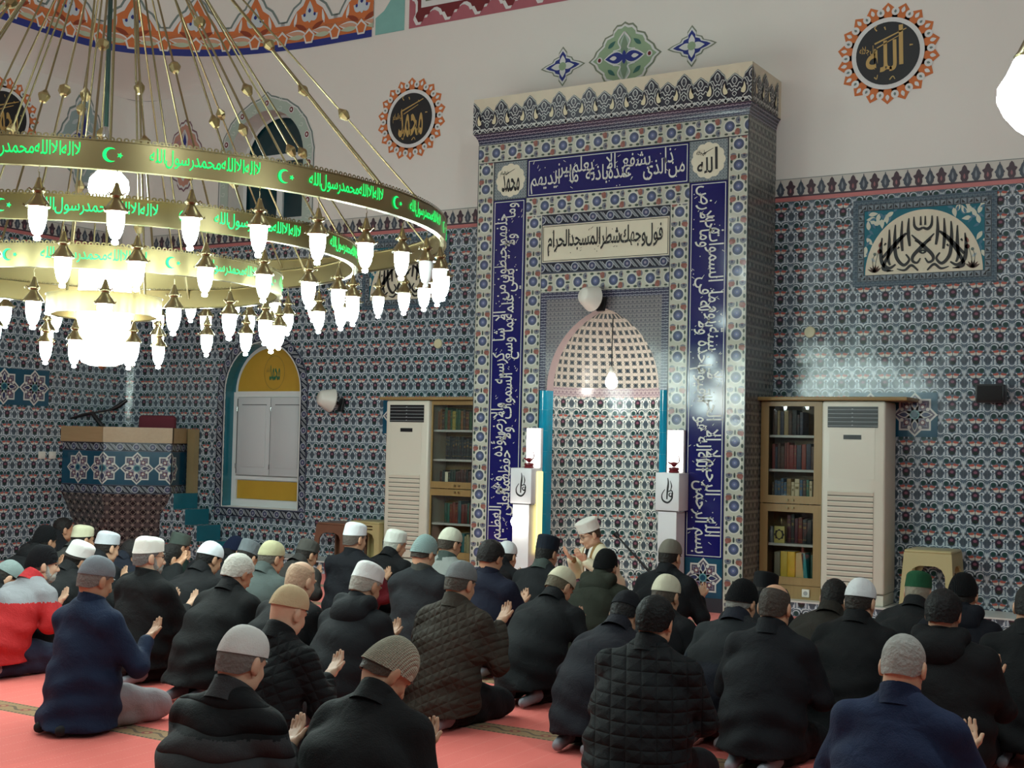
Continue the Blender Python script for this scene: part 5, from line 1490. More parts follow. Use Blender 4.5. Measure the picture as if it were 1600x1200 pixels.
CAPP = [(.003, 0), (.010, -.004), (.013, -.018), (.024, -.050), (.034, -.066), (.034, -.074), (.022, -.084), (.028, -.098), (.046, -.122), (.060, -.142), (.063, -.150), (.060, -.155), (.046, -.156)]
GLP = [(.044, -.152), (.046, -.170), (.044, -.215), (.036, -.258), (.024, -.288), (.013, -.296), (.013, -.300), (.019, -.310), (.016, -.322), (.0, -.327)]
mb = MB(); mb.lathe(CAPP, 16)
for k in range(3):
    a = 2 * PI * k / 3 + .5; c, s = math.cos(a), math.sin(a)
    mb.tube([(c * .03, s * .03, -.070), (c * .046, s * .046, -.058), (c * .054, s * .054, -.066), (c * .050, s * .050, -.074)], .0045, 6)
    mb.tube([(c * .062, s * .062, -.152), (c * .074, s * .074, -.140), (c * .074, s * .074, -.150)], .004, 6)
mb.tube([(0, 0, 0), (0, 0, .028)], .003, 6); mb.tube([(0, 0, .02), (.007, 0, .035), (0, 0, .05), (-.007, 0, .035), (0, 0, .02)], .002, 5); mb.tube([(0, 0, .048), (0, 0, .066)], .0025, 5)
cap0 = mb.build('lantern', M_BRASS_D, None, 50)
mb = MB(); mb.lathe(GLP, 16); gl0 = mb.build('glass', M_LANT, None, 180); gl0.parent = cap0
me_off = gl0.data.copy(); me_off.materials[0] = M_LANT_OFF
first = True
for ti, (r_, zb, h, nm, ph, n, a0, s) in enumerate(TIERS):
    for i in range(n):
        a = a0 + 2 * PI * i / n
        if first: o = cap0; first = False
        else:
            o = cap0.copy(); COL.objects.link(o); g = gl0.copy(); COL.objects.link(g); g.parent = o
            if ti == 0 and i in (7,): g.data = me_off
        o.parent = CH
        o.location = ((r_ - .012) * math.cos(a), (r_ - .012) * math.sin(a), zb - .066 * s - 2.3); o.scale = (s, s, s); o.rotation_euler = (0, 0, a * 3.1)
# glowing glass cylinder in the middle
mb = MB(); mb.lathe([(.165, 2.58), (.166, 2.10), (.158, 2.02), (.13, 1.965), (.08, 1.945), (.0, 1.94)], 32, (CX, CY, 0)); gc = mb.build('glass_cylinder', mat('lit_cylinder', '#fdfff4', .3, emit=CYL_E, ecol='#f8fff2'), CH, 60)
mb = MB(); mb.lathe([(.03, 1.945), (.022, 1.93), (.0, 1.92)], 12, (CX, CY, 0)); mb.build('bottom_knob', M_BRASS_D, CH, 60)
mb = MB(); mb.lathe([(.0, 2.66), (.06, 2.655), (.172, 2.60), (.174, 2.575), (.165, 2.575)], 32, (CX, CY, 0)); mb.build('cylinder_cap', M_BRASS, CH, 50)
mb = MB(); mb.lathe([(.0, 3.26), (.05, 3.25), (.075, 3.21), (.12, 3.16), (.13, 3.10), (.11, 3.04), (.06, 3.0), (.0, 2.99)], 24, (CX, CY, 0)); mb.build('upper_globe', M_LANT, CH, 60)
mb = MB(); mb.tube([(CX, CY, 2.64), (CX, CY, 5.1)], .009, 8); mb.build('central_tube', M_BRASS_D, CH, 60)
# rods from the top hub down to the tiers, each with a faceted bead
HUB = (CX, CY, 5.15)
bead = MB()
bead.lathe([(.0, .052), (.008, .048), (.036, .010), (.036, -.004), (.019, -.040), (.007, -.046), (.0, -.046)], 7)
beadme = bead.build('bead', M_BRASS, None).data
bpy.data.objects.remove(bpy.data.objects['bead'])
rr = random.Random(4)
for r_, zt, n, a0, fr in ((2.19, 2.935, 15, .08, (.55, .68)), (1.61, 2.758, 11, .2, (.60, .70)), (1.12, 2.565, 8, .3, (.62, .72)), (.34, 2.39, 4, .1, (.5, .8))):
    for i in range(n):
        a = a0 + 2 * PI * i / n
        p = Vector((CX + .12 * math.cos(a), CY + .12 * math.sin(a), 5.15)); q = Vector((CX + r_ * math.cos(a), CY + r_ * math.sin(a), zt - .06))
        mb = MB(); mb.tube([p, q], .007, 6)
        rod = mb.build('rod', M_BRASS_D, CH, 60)
        t_ = fr[i % 2]
        b = bpy.data.objects.new('bead', beadme); COL.objects.link(b); b.parent = rod
        b.location = p.lerp(q, t_) - Vector((CX, CY, 2.3)); b.rotation_euler = (p - q).to_track_quat('Z', 'Y').to_euler()
mb = MB(); mb.lathe([(.0, 5.05), (.14, 5.08), (.16, 5.15), (.14, 5.22), (.05, 5.3), (.02, 5.35), (.02, 8.8)], 20, HUB[:2] + (0,)); mb.build('hub', M_BRASS, CH, 50)

t = thing('hanging_pole', 'dark green hanging pole with silver tip behind the chandelier rods', 'pole', (-6.95, 6.2, 4.0))
d = ray(165, 214); k = 9.3 / math.hypot(d[0], d[1]); e = CAM + d * k
t.location = (e[0], e[1], e[2])
mb = MB(); mb.tube([(e[0], e[1], e[2] + .06), (e[0], e[1], 8.8)], .016, 10); mb.build('shaft', mat('dark_green_metal', '#1c332c', .4), t, 50)
mb = MB(); mb.lathe([(.0, -.03), (.022, -.02), (.024, .02), (.016, .07)], 12, (e[0], e[1], e[2])); mb.build('tip', M_CHROME, t, 50)

# glass pendant lanterns on chains: one at the right edge, the rest added fill
def pendant(x, y, z, label):
    t = thing('pendant_lantern', label, 'lamp', (x, y, z), 0, 'glass pendant lanterns')
    mb = MB(); mb.lathe([(.006, .30), (.02, .29), (.035, .22), (.06, .17), (.075, .15), (.072, .14)], 20, (x, y, z)); mb.tube([(x, y, z + .28), (x, y, 8.8)], .006, 6); mb.build('cap', M_BRASS_D, t, 50)
    mb = MB(); mb.lathe([(.072, .14), (.10, .08), (.132, .03), (.135, -.02), (.11, -.075), (.065, -.13), (.03, -.155), (.0, -.16)], 24, (x, y, z)); mb.build('globe', mat('lit_pendant_glass', '#fff8ec', .3, emit=PENDANT_E, ecol='#e6fdff'), t, 180)
d = ray(1616, 148); k = 5.2 / d[1]; e = CAM + d * k
pendant(e[0], e[1], e[2], 'bright pendant lantern at the right edge of the photo')
for x, y, z in ((1.2, 1.6, 4.6), (-2.8, 0.6, 4.8), (-8.4, 0.4, 4.8), (-3.2, 6.6, 6.6), (-9.6, 4.6, 7.0)): pendant(x, y, z, 'unseen pendant lantern added to brighten the upper and back walls')  # out-of-view fill lamps, added to lift the upper and back walls
# ================================================================ people
class Field:
    """distance field on a grid, shapes blended in, turned into one surface"""
    def __init__(s, lo, hi, h):
        s.h = h; s.lo = np.array(lo, float); n = np.ceil((np.array(hi) - s.lo) / h).astype(int) + 1
        s.n = n; s.d = np.full(n, 0.5, np.float32)
        s.ax = [s.lo[i] + h * np.arange(n[i]) for i in range(3)]
    def block(s, lo, hi):
        a = np.clip(np.floor((np.array(lo) - s.lo) / s.h).astype(int), 0, s.n); b = np.clip(np.ceil((np.array(hi) - s.lo) / s.h).astype(int) + 1, 0, s.n)
        sl = tuple(slice(i, j) for i, j in zip(a, b))
        if any(j <= i for i, j in zip(a, b)): return None
        return sl, s.ax[0][sl[0]][:, None, None], s.ax[1][sl[1]][None, :, None], s.ax[2][sl[2]][None, None, :]
    def put(s, fn, lo, hi, k=0.02, cutout=False):
        m = k + 2 * s.h
        q = s.block(np.array(lo) - m, np.array(hi) + m)
        if q is None: return
        sl, x, y, z = q
        e = fn(x, y, z).astype(np.float32); d = s.d[sl]
        if cutout: s.d[sl] = np.maximum(d, -e); return
        t = np.maximum(k - np.abs(d - e), 0) / k
        s.d[sl] = np.minimum(d, e) - t * t * k * .25
    def cap(s, a, b, ra, rb=None, k=0.02):
        rb = ra if rb is None else rb
        a = np.array(a, float); b = np.array(b, float); ab = b - a; L2 = max(ab @ ab, 1e-9); r = max(ra, rb)
        def f(x, y, z):
            t = np.clip(((x - a[0]) * ab[0] + (y - a[1]) * ab[1] + (z - a[2]) * ab[2]) / L2, 0, 1)
            return np.sqrt((x - a[0] - ab[0] * t) ** 2 + (y - a[1] - ab[1] * t) ** 2 + (z - a[2] - ab[2] * t) ** 2) - (ra + (rb - ra) * t)
        s.put(f, np.minimum(a, b) - r, np.maximum(a, b) + r, k)
    def elp(s, c, r, k=0.02, M=None):
        """ellipsoid; M = (3x3 rotation, origin): c and r given in that frame"""
        c = np.array(c, float); r = np.array(r, float); mr = r.min(); big = r.max()
        if M is None:
            f = lambda x, y, z: (np.sqrt(((x - c[0]) / r[0]) ** 2 + ((y - c[1]) / r[1]) ** 2 + ((z - c[2]) / r[2]) ** 2) - 1) * mr
            w = c
        else:
            Q, o = M; w = Q @ c + o
            def f(x, y, z):
                X_, Y_, Z_ = x - w[0], y - w[1], z - w[2]
                u = Q[0, 0] * X_ + Q[1, 0] * Y_ + Q[2, 0] * Z_; v = Q[0, 1] * X_ + Q[1, 1] * Y_ + Q[2, 1] * Z_; t = Q[0, 2] * X_ + Q[1, 2] * Y_ + Q[2, 2] * Z_
                return (np.sqrt((u / r[0]) ** 2 + (v / r[1]) ** 2 + (t / r[2]) ** 2) - 1) * mr
        e = big if M is not None else r
        s.put(f, w - e, w + e, k)
    def trunk(s, P, k=0.03):
        """stack of oval sections: P = [(centre, rx, ry)] blended along the list"""
        for (a, rx, ry), (b, rx2, ry2) in zip(P[:-1], P[1:]):
            a = np.array(a, float); b = np.array(b, float); ab = b - a; L2 = ab @ ab; L = math.sqrt(L2); m = max(rx, rx2, ry, ry2)
            def f(x, y, z):
                t = ((x - a[0]) * ab[0] + (y - a[1]) * ab[1] + (z - a[2]) * ab[2]) / L2
                tc = np.clip(t, 0, 1)
                qx = x - a[0] - ab[0] * tc; qy = y - a[1] - ab[1] * tc; qz = z - a[2] - ab[2] * tc
                X_ = rx + (rx2 - rx) * tc; Y_ = ry + (ry2 - ry) * tc
                return (np.sqrt((qx / X_) ** 2 + (qy * qy + qz * qz) / (Y_ * Y_)) - 1) * np.minimum(X_, Y_)
            s.put(f, np.minimum(a, b) - m, np.maximum(a, b) + m, k)
    def mesh(s, name):
        d = s.d; ins = d < 0
        c = np.zeros(np.array(d.shape) - 1, np.int8)
        for i in (0, 1):
            for j in (0, 1):
                for k in (0, 1): c += ins[i:d.shape[0] - 1 + i, j:d.shape[1] - 1 + j, k:d.shape[2] - 1 + k]
        act = (c > 0) & (c < 8)
        idx = np.argwhere(act); nid = np.full(act.shape, -1, np.int32); nid[act] = np.arange(len(idx))
        P = np.zeros((len(idx), 3)); cnt = np.zeros(len(idx))
        C8 = [(i, j, k) for i in (0, 1) for j in (0, 1) for k in (0, 1)]
        val = {q: d[idx[:, 0] + q[0], idx[:, 1] + q[1], idx[:, 2] + q[2]] for q in C8}
        for q in C8:
            for a in range(3):
                if q[a] == 0:
                    q2 = list(q); q2[a] = 1; q2 = tuple(q2)
                    v0, v1 = val[q], val[q2]; m = (v0 < 0) != (v1 < 0)
                    t = np.where(m, v0 / np.where(v0 == v1, 1, v0 - v1), 0)
                    pt = np.tile(np.array(q, float), (len(idx), 1)); pt[:, a] += t
                    P[m] += pt[m]; cnt[m] += 1
        V = s.lo + s.h * (idx + P / np.maximum(cnt, 1)[:, None])
        F = []
        for a in range(3):
            b, e = (a + 1) % 3, (a + 2) % 3
            s0 = [slice(None)] * 3; s1 = [slice(None)] * 3
            s0[a] = slice(0, -1); s1[a] = slice(1, None)
            for ax in (b, e): s0[ax] = slice(1, -1); s1[ax] = slice(1, -1)
            A, B = ins[tuple(s0)], ins[tuple(s1)]
            x = np.argwhere(A != B); fl = A[A != B]
            x[:, b] += 1; x[:, e] += 1
            def g(db, de):
                y = x.copy(); y[:, b] += db; y[:, e] += de
                return nid[y[:, 0], y[:, 1], y[:, 2]]
            q = np.stack([g(-1, -1), g(0, -1), g(0, 0), g(-1, 0)], 1)
            q[~fl] = q[~fl][:, ::-1]
            F.append(q)
        F = np.concatenate(F); F = F[(F >= 0).all(1)]
        me = bpy.data.meshes.new(name)
        me.vertices.add(len(V)); me.vertices.foreach_set('co', V.astype(np.float32).ravel())
        me.loops.add(len(F) * 4); me.loops.foreach_set('vertex_index', F.astype(np.int32).ravel())
        me.polygons.add(len(F)); me.polygons.foreach_set('loop_start', np.arange(len(F), dtype=np.int32) * 4)
        me.polygons.foreach_set('use_smooth', np.ones(len(F), bool))
        me.update(calc_edges=True); me.validate()
        return me

def rot(ax, a):
    c, s = math.cos(a), math.sin(a)
    return np.array({'x': [[1, 0, 0], [0, c, -s], [0, s, c]], 'y': [[c, 0, s], [0, 1, 0], [-s, 0, c]], 'z': [[c, -s, 0], [s, c, 0], [0, 0, 1]]}[ax])

# ---- shared head wear and hair, in head coordinates (y = face, z = up)
HC = np.array([0, -.012, .025])
def shell(name, zr, ztop, rx, ry, prof, n=28, m=9, wob=0.0, seed=0, zcut=None, mats=()):
    """cap-like surface from a rim zr(phi) up to the crown"""
    r = random.Random(seed); mb = MB(); rows = []
    ph = [2 * PI * j / n for j in range(n)]
    inner = []
    for i in range(m + 1):
        t = i / m; row = []
        for a in ph:
            z0 = zr(a); zt = ztop if zcut is None else zcut(a)
            z = z0 + (zt - z0) * prof(t)[1]; k = prof(t)[0]
            if prof is HAIRP:
                hz = (z - .025) / .099
                k = math.sqrt(max(0.0, 1 - hz * hz)) if hz > 0 else 1 - .16 * hz * hz
            w = 1 + wob * (r.random() - .5)
            row.append((rx * k * w * math.cos(a), HC[1] + ry * k * w * math.sin(a), z + wob * .02 * (r.random() - .5)))
        rows.append(row)
    low = [((p[0]) * .90, HC[1] + (p[1] - HC[1]) * .90, p[2] + .004) for p in rows[0]]
    mb.grid([low] + rows, None, 0, wrap=True)
    if zcut is None: mb.face([(p[0], p[1], p[2]) for p in rows[-1]])
    else: mb.grid([rows[-1], [((p[0]) * .92, HC[1] + (p[1] - HC[1]) * .92, p[2] - .004) for p in rows[-1]]], None, 0, wrap=True)
    return mb
def HAIRP(t): return (1, math.sin(t * PI / 2))
def DOME(t): return (max(.02, math.cos(t * PI / 2) ** .75), math.sin(t * PI / 2))
def KUFI(t): return (1 - .06 * t / .5, .62 * t / .5) if t < .5 else (max(.02, .94 * math.cos((t - .5) * PI) ** .62), .62 + .38 * math.sin((t - .5) * PI))
def FEZ(t): return (1 + .01 * t / .6, .84 * t / .6) if t < .6 else (max(.02, 1.01 * math.cos((t - .6) / .4 * PI / 2) ** .5), .84 + .16 * math.sin((t - .6) / .4 * PI / 2))
fr = lambda a: math.sin(a)                                   # +1 at the face, -1 at the nape
hairline = lambda a: (.075 if fr(a) > .75 else np.interp(fr(a), [-1, -.55, -.1, .12, .35, .75], [-.068, -.062, -.030, .004, .012, .07]))
_sh = {}
def head_part(kind):
    if kind in _sh: return _sh[kind]
    if kind == 'hair': mb = shell(kind, hairline, .128, .0825, .1035, HAIRP, 40, 12, .02, 3)
    elif kind == 'thick_hair': mb = shell(kind, hairline, .140, .090, .110, HAIRP, 44, 14, .075, 5)
    elif kind == 'fringe': mb = shell(kind, hairline, .120, .0825, .1035, HAIRP, 40, 9, .02, 3, zcut=lambda a: .034 + .012 * fr(a))
    elif kind == 'receding': mb = shell(kind, lambda a: hairline(a) if fr(a) < .3 else .1, .120, .0815, .1025, HAIRP, 40, 10, .02, 3, zcut=lambda a: np.interp(fr(a), [-1, -.2, .3, 1], [.085, .075, .06, .1]))
    elif kind == 'skullcap': mb = shell(kind, lambda a: .024 + .020 * fr(a), .134, .0865, .108, DOME, 32, 10)
    elif kind == 'beanie': mb = shell(kind, lambda a: -.004 + .032 * fr(a), .137, .0885, .110, DOME, 32, 12, .006, 2)
    elif kind == 'kufi': mb = shell(kind, lambda a: .030 + .018 * fr(a), .136, .0865, .106, KUFI, 32, 14, .006, 2)
    elif kind == 'tall_cap': mb = shell(kind, lambda a: .030 + .012 * fr(a), .142, .0850, .105, FEZ, 32, 12)
    elif kind == 'turban': mb = shell(kind, lambda a: .036 + .010 * fr(a), .150, .092, .112, FEZ, 32, 12)
    elif kind == 'hood_up': mb = shell(kind, lambda a: np.interp(fr(a), [-1, -.2, .4, 1], [-.10, -.10, -.06, .06]), .142, .094, .116, lambda t: (max(.02, math.cos(max(0, (t - .25) / .75) * PI / 2) ** .75), math.sin(t * PI / 2)), 32, 12, .01)
    _sh[kind] = mb
    return mb
def add_head_part(name, mb, m, parent, Mh, scale=1.0):
    key = (id(mb), m.name)
    if key not in _sh:
        _sh[key] = mb.build(name, m, None, 60); o = _sh[key]; o.parent = parent
    else:
        o = link(name, _sh[key].data, parent)
    o.matrix_local = Mh
    return o
def band_mesh():
    return shell('b', lambda a: .012 + .020 * fr(a), 0, .0880, .1095, lambda t: (1, t), 32, 3, zcut=lambda a: .032 + .020 * fr(a))
def eyes_mesh():
    mb = MB()
    for s in (-1, 1):
        mb.lathe([(.0, -.0115), (.008, -.008), (.0115, 0), (.008, .008), (.0, .0115)], 10, (s * .031, .076, .004), 0)
        mb.lathe([(.0, -.005), (.0045, -.003), (.0055, 0), (.0045, .003), (.0, .005)], 8, (s * .031, .0845, .003), 1)
    return mb
def brow_mesh():
    mb = MB()
    for s in (-1, 1): mb.tube([(s * .014, .0955, .023), (s * .032, .093, .030), (s * .052, .078, .022)], [.004, .005, .003], 6)
    return mb
def lips_mesh():
    mb = MB(); mb.tube([(-.022, .086, -.064), (-.008, .098, -.061), (.008, .098, -.061), (.022, .086, -.064)], [.003, .006, .006, .003], 6); return mb
def glasses_mesh():
    mb = MB()
    for s in (-1, 1):
        mb.tube([(s * .033 + .022 * math.cos(a), .102 - .012 * abs(math.cos(a)) * (1 if s * math.cos(a) > 0 else 0), .002 + .018 * math.sin(a)) for a in np.linspace(0, 2 * PI, 17)], .0018, 5)
        mb.tube([(s * .055, .094, .008), (s * .080, .04, .010), (s * .084, -.01, .004)], .0016, 5)
    mb.tube([(-.012, .104, .006), (.012, .104, .006)], .0016, 5)
    return mb
SHARED = dict(eyes=eyes_mesh(), brow=brow_mesh(), lips=lips_mesh(), glasses=glasses_mesh(), band=band_mesh())
M_EYE = mat('eye_dark', '#241a16', .2)

def hand(F, w, f, n, t, curl=.35, k=.008):
    """five fingers on a palm: w wrist, f finger direction, n palm normal, t towards the thumb"""
    w, f, n, t = (np.array(v, float) for v in (w, f, n, t))
    base = []
    for o, l, r in ((.030, .066, .0092), (.010, .074, .0096), (-.011, .068, .0092), (-.030, .054, .0082)):
        b = w + f * .092 + t * o
        F.cap(w + f * .022 + t * o * .7, b, .0135, .0115, .012)
        d1 = f * math.cos(curl * .6) + n * math.sin(curl * .6); d2 = f * math.cos(curl * 1.5) + n * math.sin(curl * 1.5)
        m = b + d1 * l * .52; F.cap(b, m, r, r * .95, k * .6); F.cap(m, m + d2 * l * .5, r * .95, r * .78, k * .6)
    F.cap(w + f * .04 - t * .02 + n * .004, w + f * .04 + t * .02 + n * .004, .014, .016, .012)
    a = w + f * .030 + t * .026; b = a + f * .030 + t * .026 + n * .006; F.cap(w + f * .015 + t * .012, a, .016, .015, .012); F.cap(a, b, .013, .0105, k); F.cap(b, b + f * .034 + t * .010, .0105, .0085, k)

SKINS = ['#c79a7c', '#b98a6c', '#cfa488', '#ad7d60']
def skin(i): return mat('skin_%d' % (i % 4), SKINS[i % 4], .55, noise=.06, nscale=30)
def cloth(col, kind='plain', rough=.8):
    nm = 'cloth_%s_%s' % (kind, col[1:])
    if nm in _mc: return _mc[nm]
    m, nt, b = newmat(nm); c = lin(col)
    if max(c[:3]) < .03: c = tuple(q * .72 for q in c[:3]) + (1,)
    b.inputs['Base Color'].default_value = c; b.inputs['Roughness'].default_value = rough; b.inputs['Specular IOR Level'].default_value = .2
    tc = nt.nodes.new('ShaderNodeTexCoord'); X.nt = nt
    n = nt.nodes.new('ShaderNodeTexNoise'); n.inputs['Scale'].default_value = 9; n.inputs['Detail'].default_value = 5; n.inputs['Distortion'].default_value = .6
    nt.links.new(tc.outputs['Object'], n.inputs['Vector'])
    h = X(n.outputs['Fac']) * .8
    sp = nt.nodes.new('ShaderNodeSeparateXYZ'); nt.links.new(tc.outputs['Object'], sp.inputs[0]); x, y, z = (X(sp.outputs[i]) for i in range(3))
    wv = X.op('SINE', x * 21.0 + y * 9.0)
    if kind == 'puffer': h = h + X.op('POWER', xabs(X.op('SINE', z * 38.0 + wv * .25)), .5) * 1.6
    elif kind == 'quilt': h = h + xmin(xabs(X.op('SINE', (x + z * .5) * 62.0)), xabs(X.op('SINE', (z - x * .5) * 62.0))) * .5
    elif kind == 'box': h = h + xmin(X.op('POWER', xabs(X.op('SINE', z * 58.0)), .5), X.op('POWER', xabs(X.op('SINE', (x + y * .5) * 40.0)), .5)) * .7
    elif kind == 'knit': h = h + xmin(xabs(X.op('SINE', z * 420.0)), xabs(X.op('SINE', x * 300.0 + y * 200.0))) * .5
    fine = nt.nodes.new('ShaderNodeTexNoise'); fine.inputs['Scale'].default_value = 180; nt.links.new(tc.outputs['Object'], fine.inputs['Vector'])
    h = h + X(fine.outputs['Fac']) * .12
    bp = nt.nodes.new('ShaderNodeBump'); bp.inputs['Strength'].default_value = .9; bp.inputs['Distance'].default_value = .018
    nt.links.new(h.k, bp.inputs['Height']); nt.links.new(bp.outputs[0], b.inputs['Normal'])
    _mc[nm] = m
    return m
M_SOCK = mat('grey_sock', '#8d8f96', .9)

def person(px, py, label, coat='#17181b', style='plain', lean=.32, pitch=.45, hy=0.0, yaw=0.0, hat=None, hatc='#d8d6d0', hair='hair', hairc='#241f1c', band=None,
           hood=False, collar=True, collarc=None, yoke=None, beard=None, glasses=False, trouser='#1c1d21', hem=.10, sk=0, near=False, z_add=0.0, arms='dua', sc=0.91, roll=0.0, group=None, bulk=1.0, foot=M_SOCK, vest=None, robe=False, up=0.0, sink=0.0, zt=None):
    h = .0065 if near else .0085; hc = .010 if near else .0125
    if zt is not None:                                  # bow until the head is as low as seen
        lo_, hi_ = .0, 1.15
        for _ in range(24):
            L_ = (lo_ + hi_) / 2; n_ = L_ * .9 + .10 + pitch * .25
            z_ = .205 - sink + .26 * math.cos(L_ * .55) + .235 * math.cos(L_ * 1.15) + .130 * math.cos(n_) + .117 * math.cos(pitch) * math.cos(roll) + .02 * math.sin(pitch) + (.018 if hat else .008)
            if z_ * sc > zt: lo_ = L_
            else: hi_ = L_
        lean = L_
    # skeleton
    pel = np.array([0, 0, .205 - sink]); L = lean
    ch = pel + .26 * np.array([0, math.sin(L * .55), math.cos(L * .55)])
    nb = ch + .235 * np.array([0, math.sin(L * 1.15), math.cos(L * 1.15)])
    na = L * .9 + .10 + pitch * .25
    hcn = nb + .130 * np.array([0, math.sin(na), math.cos(na)])
    Q = rot('z', hy) @ rot('y', roll) @ rot('x', -pitch)
    top = hcn[2] + .117 + (.02 if hat else .01)
    Hd = (Q, hcn)
    hp = lambda p: Q @ np.array(p, float) + hcn
    sh = [np.array([s * .176 * bulk, nb[1] - .02, nb[2] - .100]) for s in (-1, 1)]
    if arms == 'dua':
        el = [np.array([s * .265, ch[1] + .10, ch[2] - .10 + up * .5]) for s in (-1, 1)]
        wr = [np.array([s * .105, ch[1] + .27, ch[2] - .01 + up]) for s in (-1, 1)]
    elif arms == 'wide':
        el = [np.array([s * .285, ch[1] + .10, ch[2] - .10]) for s in (-1, 1)]
        wr = [np.array([s * .205, ch[1] + .23, ch[2] + .01 + up]) for s in (-1, 1)]
    else:
        el = [np.array([s * .262, ch[1] + .03, ch[2] - .15]) for s in (-1, 1)]
        wr = [np.array([s * .15, ch[1] + .24, .235]) for s in (-1, 1)]
    hip = [np.array([s * .10, .0, .19]) for s in (-1, 1)]
    kn = [np.array([s * .15, .40, .095]) for s in (-1, 1)]
    an = [np.array([s * .10, -.10, .062]) for s in (-1, 1)]
    toe = [np.array([s * .085, -.245, .038]) for s in (-1, 1)]
    # place: the head top lands on the seen pixel
    cz, szn = math.cos(yaw), math.sin(yaw)
    tp = hp((0, -.02, .117)); T = at_z(px, py, (tp[2] + (.018 if hat else .008)) * sc + z_add)
    ox, oy = (cz * tp[0] - szn * tp[1]) * sc, (szn * tp[0] + cz * tp[1]) * sc
    root = thing('person', label, 'person', (0, 0, 0), 0, group)
    # ---- body
    lo, hi = [-.36, -.32, -.01], [.36, max(hcn[1] + .2, .52), top + .03]
    F = Field(lo, hi, h)
    F.elp((0, -.012, .025), (.077, .096, .092), .02, Hd); F.elp((0, .030, -.035), (.060, .062, .083), .02, Hd); F.elp((0, .062, -.092), (.030, .026, .026), .02, Hd)
    F.cap(hp((0, .090, .004)), hp((0, .110, -.034)), .0085, .0135, .010); F.cap(hp((-.016, .096, -.040)), hp((.016, .096, -.040)), .009, .009, .012)
    F.cap(hp((-.032, .080, .022)), hp((.032, .080, .022)), .011, .011, .016)
    for s in (-1, 1):
        F.elp((s * .036, .060, -.030), (.024, .026, .024), .02, Hd); F.elp((s * .048, .02, -.072), (.022, .04, .03), .02, Hd)
        F.elp((s * .082, -.012, -.012), (.010, .021, .034), .006, Hd); F.elp((s * .080, .0, -.036), (.008, .011, .012), .006, Hd)
    F.cap(hp((-.016, .088, -.062)), hp((.016, .088, -.062)), .009, .009, .010)
    F.cap(hp((0, -.030, -.045)), nb + np.array([0, -.005, -.02]), .056, .062, .03)
    F.trunk([(pel, .165, .125), (ch, .155 * bulk, .115), (nb - np.array([0, .0, .05]), .10, .07)], .03)
    for i in (0, 1):
        F.cap((0, nb[1] - .01, nb[2] - .04), sh[i], .05, .052, .03); F.cap(sh[i], el[i], .048, .040, .03); F.cap(el[i], wr[i], .040, .027, .02)
        F.cap(hip[i], kn[i], .078, .058, .03); F.cap(kn[i] + np.array([0, .0, -.03]), an[i], .048, .036, .02); F.cap(an[i], toe[i], .034, .026, .02)
        s = -1 if i == 0 else 1
        if arms in ('dua', 'wide'):
            f = np.array([-s * (.10 if arms == 'dua' else .05), .74, .64]); f /= np.linalg.norm(f); t = np.array([s * .95, -.1, .25]); t -= f * (t @ f); t /= np.linalg.norm(t); n = np.cross(t, f) * s
            if n[2] < 0 and n[1] > 0: n = -n
            hand(F, wr[i], f, n, t)
        else:
            f = np.array([-s * .2, .95, -.2]); f /= np.linalg.norm(f); t = np.array([-s * 1., -.2, 0]); t -= f * (t @ f); t /= np.linalg.norm(t)
            hand(F, wr[i], f, np.array([0, 0, -1.]), t, .3)
    body = link('body', F.mesh('body'), root); body.data.materials.append(skin(sk))
    # ---- jacket
    F = Field([-.42, -.40, -.01], [.42, max(nb[1] + .3, .5), nb[2] + .12], hc)
    b = bulk
    F.trunk([((0, -.055, hem - .02), .228 * b, .225), ((0, -.02, .27), .218 * b, .178), (ch + np.array([0, -.005, -.02]), .212 * b, .150), (nb + np.array([0, -.012, -.085]), .170 * b, .105), (nb + np.array([0, -.004, -.012]), .088, .074)], .05)
    for i in (0, 1):
        F.cap((0, nb[1] - .015, nb[2] - .050), sh[i], .062, .066, .05); F.cap(sh[i], el[i], .071, .062, .035)
        if vest is None or True: F.cap(el[i], el[i] + (wr[i] - el[i]) * .93, .062, .046, .03)
    if robe:
        for i in (0, 1): F.cap(hip[i] + np.array([0, .05, 0]), kn[i], .12, .10, .05); F.cap(kn[i], kn[i] + np.array([0, -.3, -.03]), .09, .08, .04)
    sl, x, y, z = F.block(F.lo, F.lo + F.h * F.n)
    amp = .010 if style == 'puffer' else .007
    seed = (px * 7 + py * 13) % 10
    wr_ = amp * np.sin(z * 46 + 2.2 * np.sin(x * 9 + seed) + y * 8) * np.clip((.52 - z) / .3, .15, 1) + .006 * np.sin(x * 31 + seed + 2 * np.sin(z * 12)) * np.clip((.4 - z) / .3, 0, 1) + .005 * np.sin(x * 17 + z * 23 + y * 19 + seed)
    F.d = F.d + wr_.astype(np.float32)
    F.d = np.maximum(F.d, (hem + .012 * np.sin(x * 9 + seed) - z).astype(np.float32) + np.float32(0) * F.d)
    me = F.mesh('jacket'); jk = link('jacket', me, root)
    cm = cloth(coat, style); me.materials.append(cm)
    def paint(fn, m):
        me.materials.append(m); k = len(me.materials) - 1
        cen = np.zeros(len(me.polygons) * 3, np.float32); me.polygons.foreach_get('center', cen); cen = cen.reshape(-1, 3)
        mi = np.zeros(len(me.polygons), np.int32); me.polygons.foreach_get('material_index', mi)
        mi[fn(cen[:, 0], cen[:, 1], cen[:, 2])] = k; me.polygons.foreach_set('material_index', mi)
    if yoke: paint(lambda X_, Y_, Z_: (Z_ > yoke[1]), cloth(yoke[0], style))
    if vest: paint(lambda X_, Y_, Z_: (np.abs(X_) > .205 * b) & (Z_ < sh[0][2] + .02), cloth(vest))
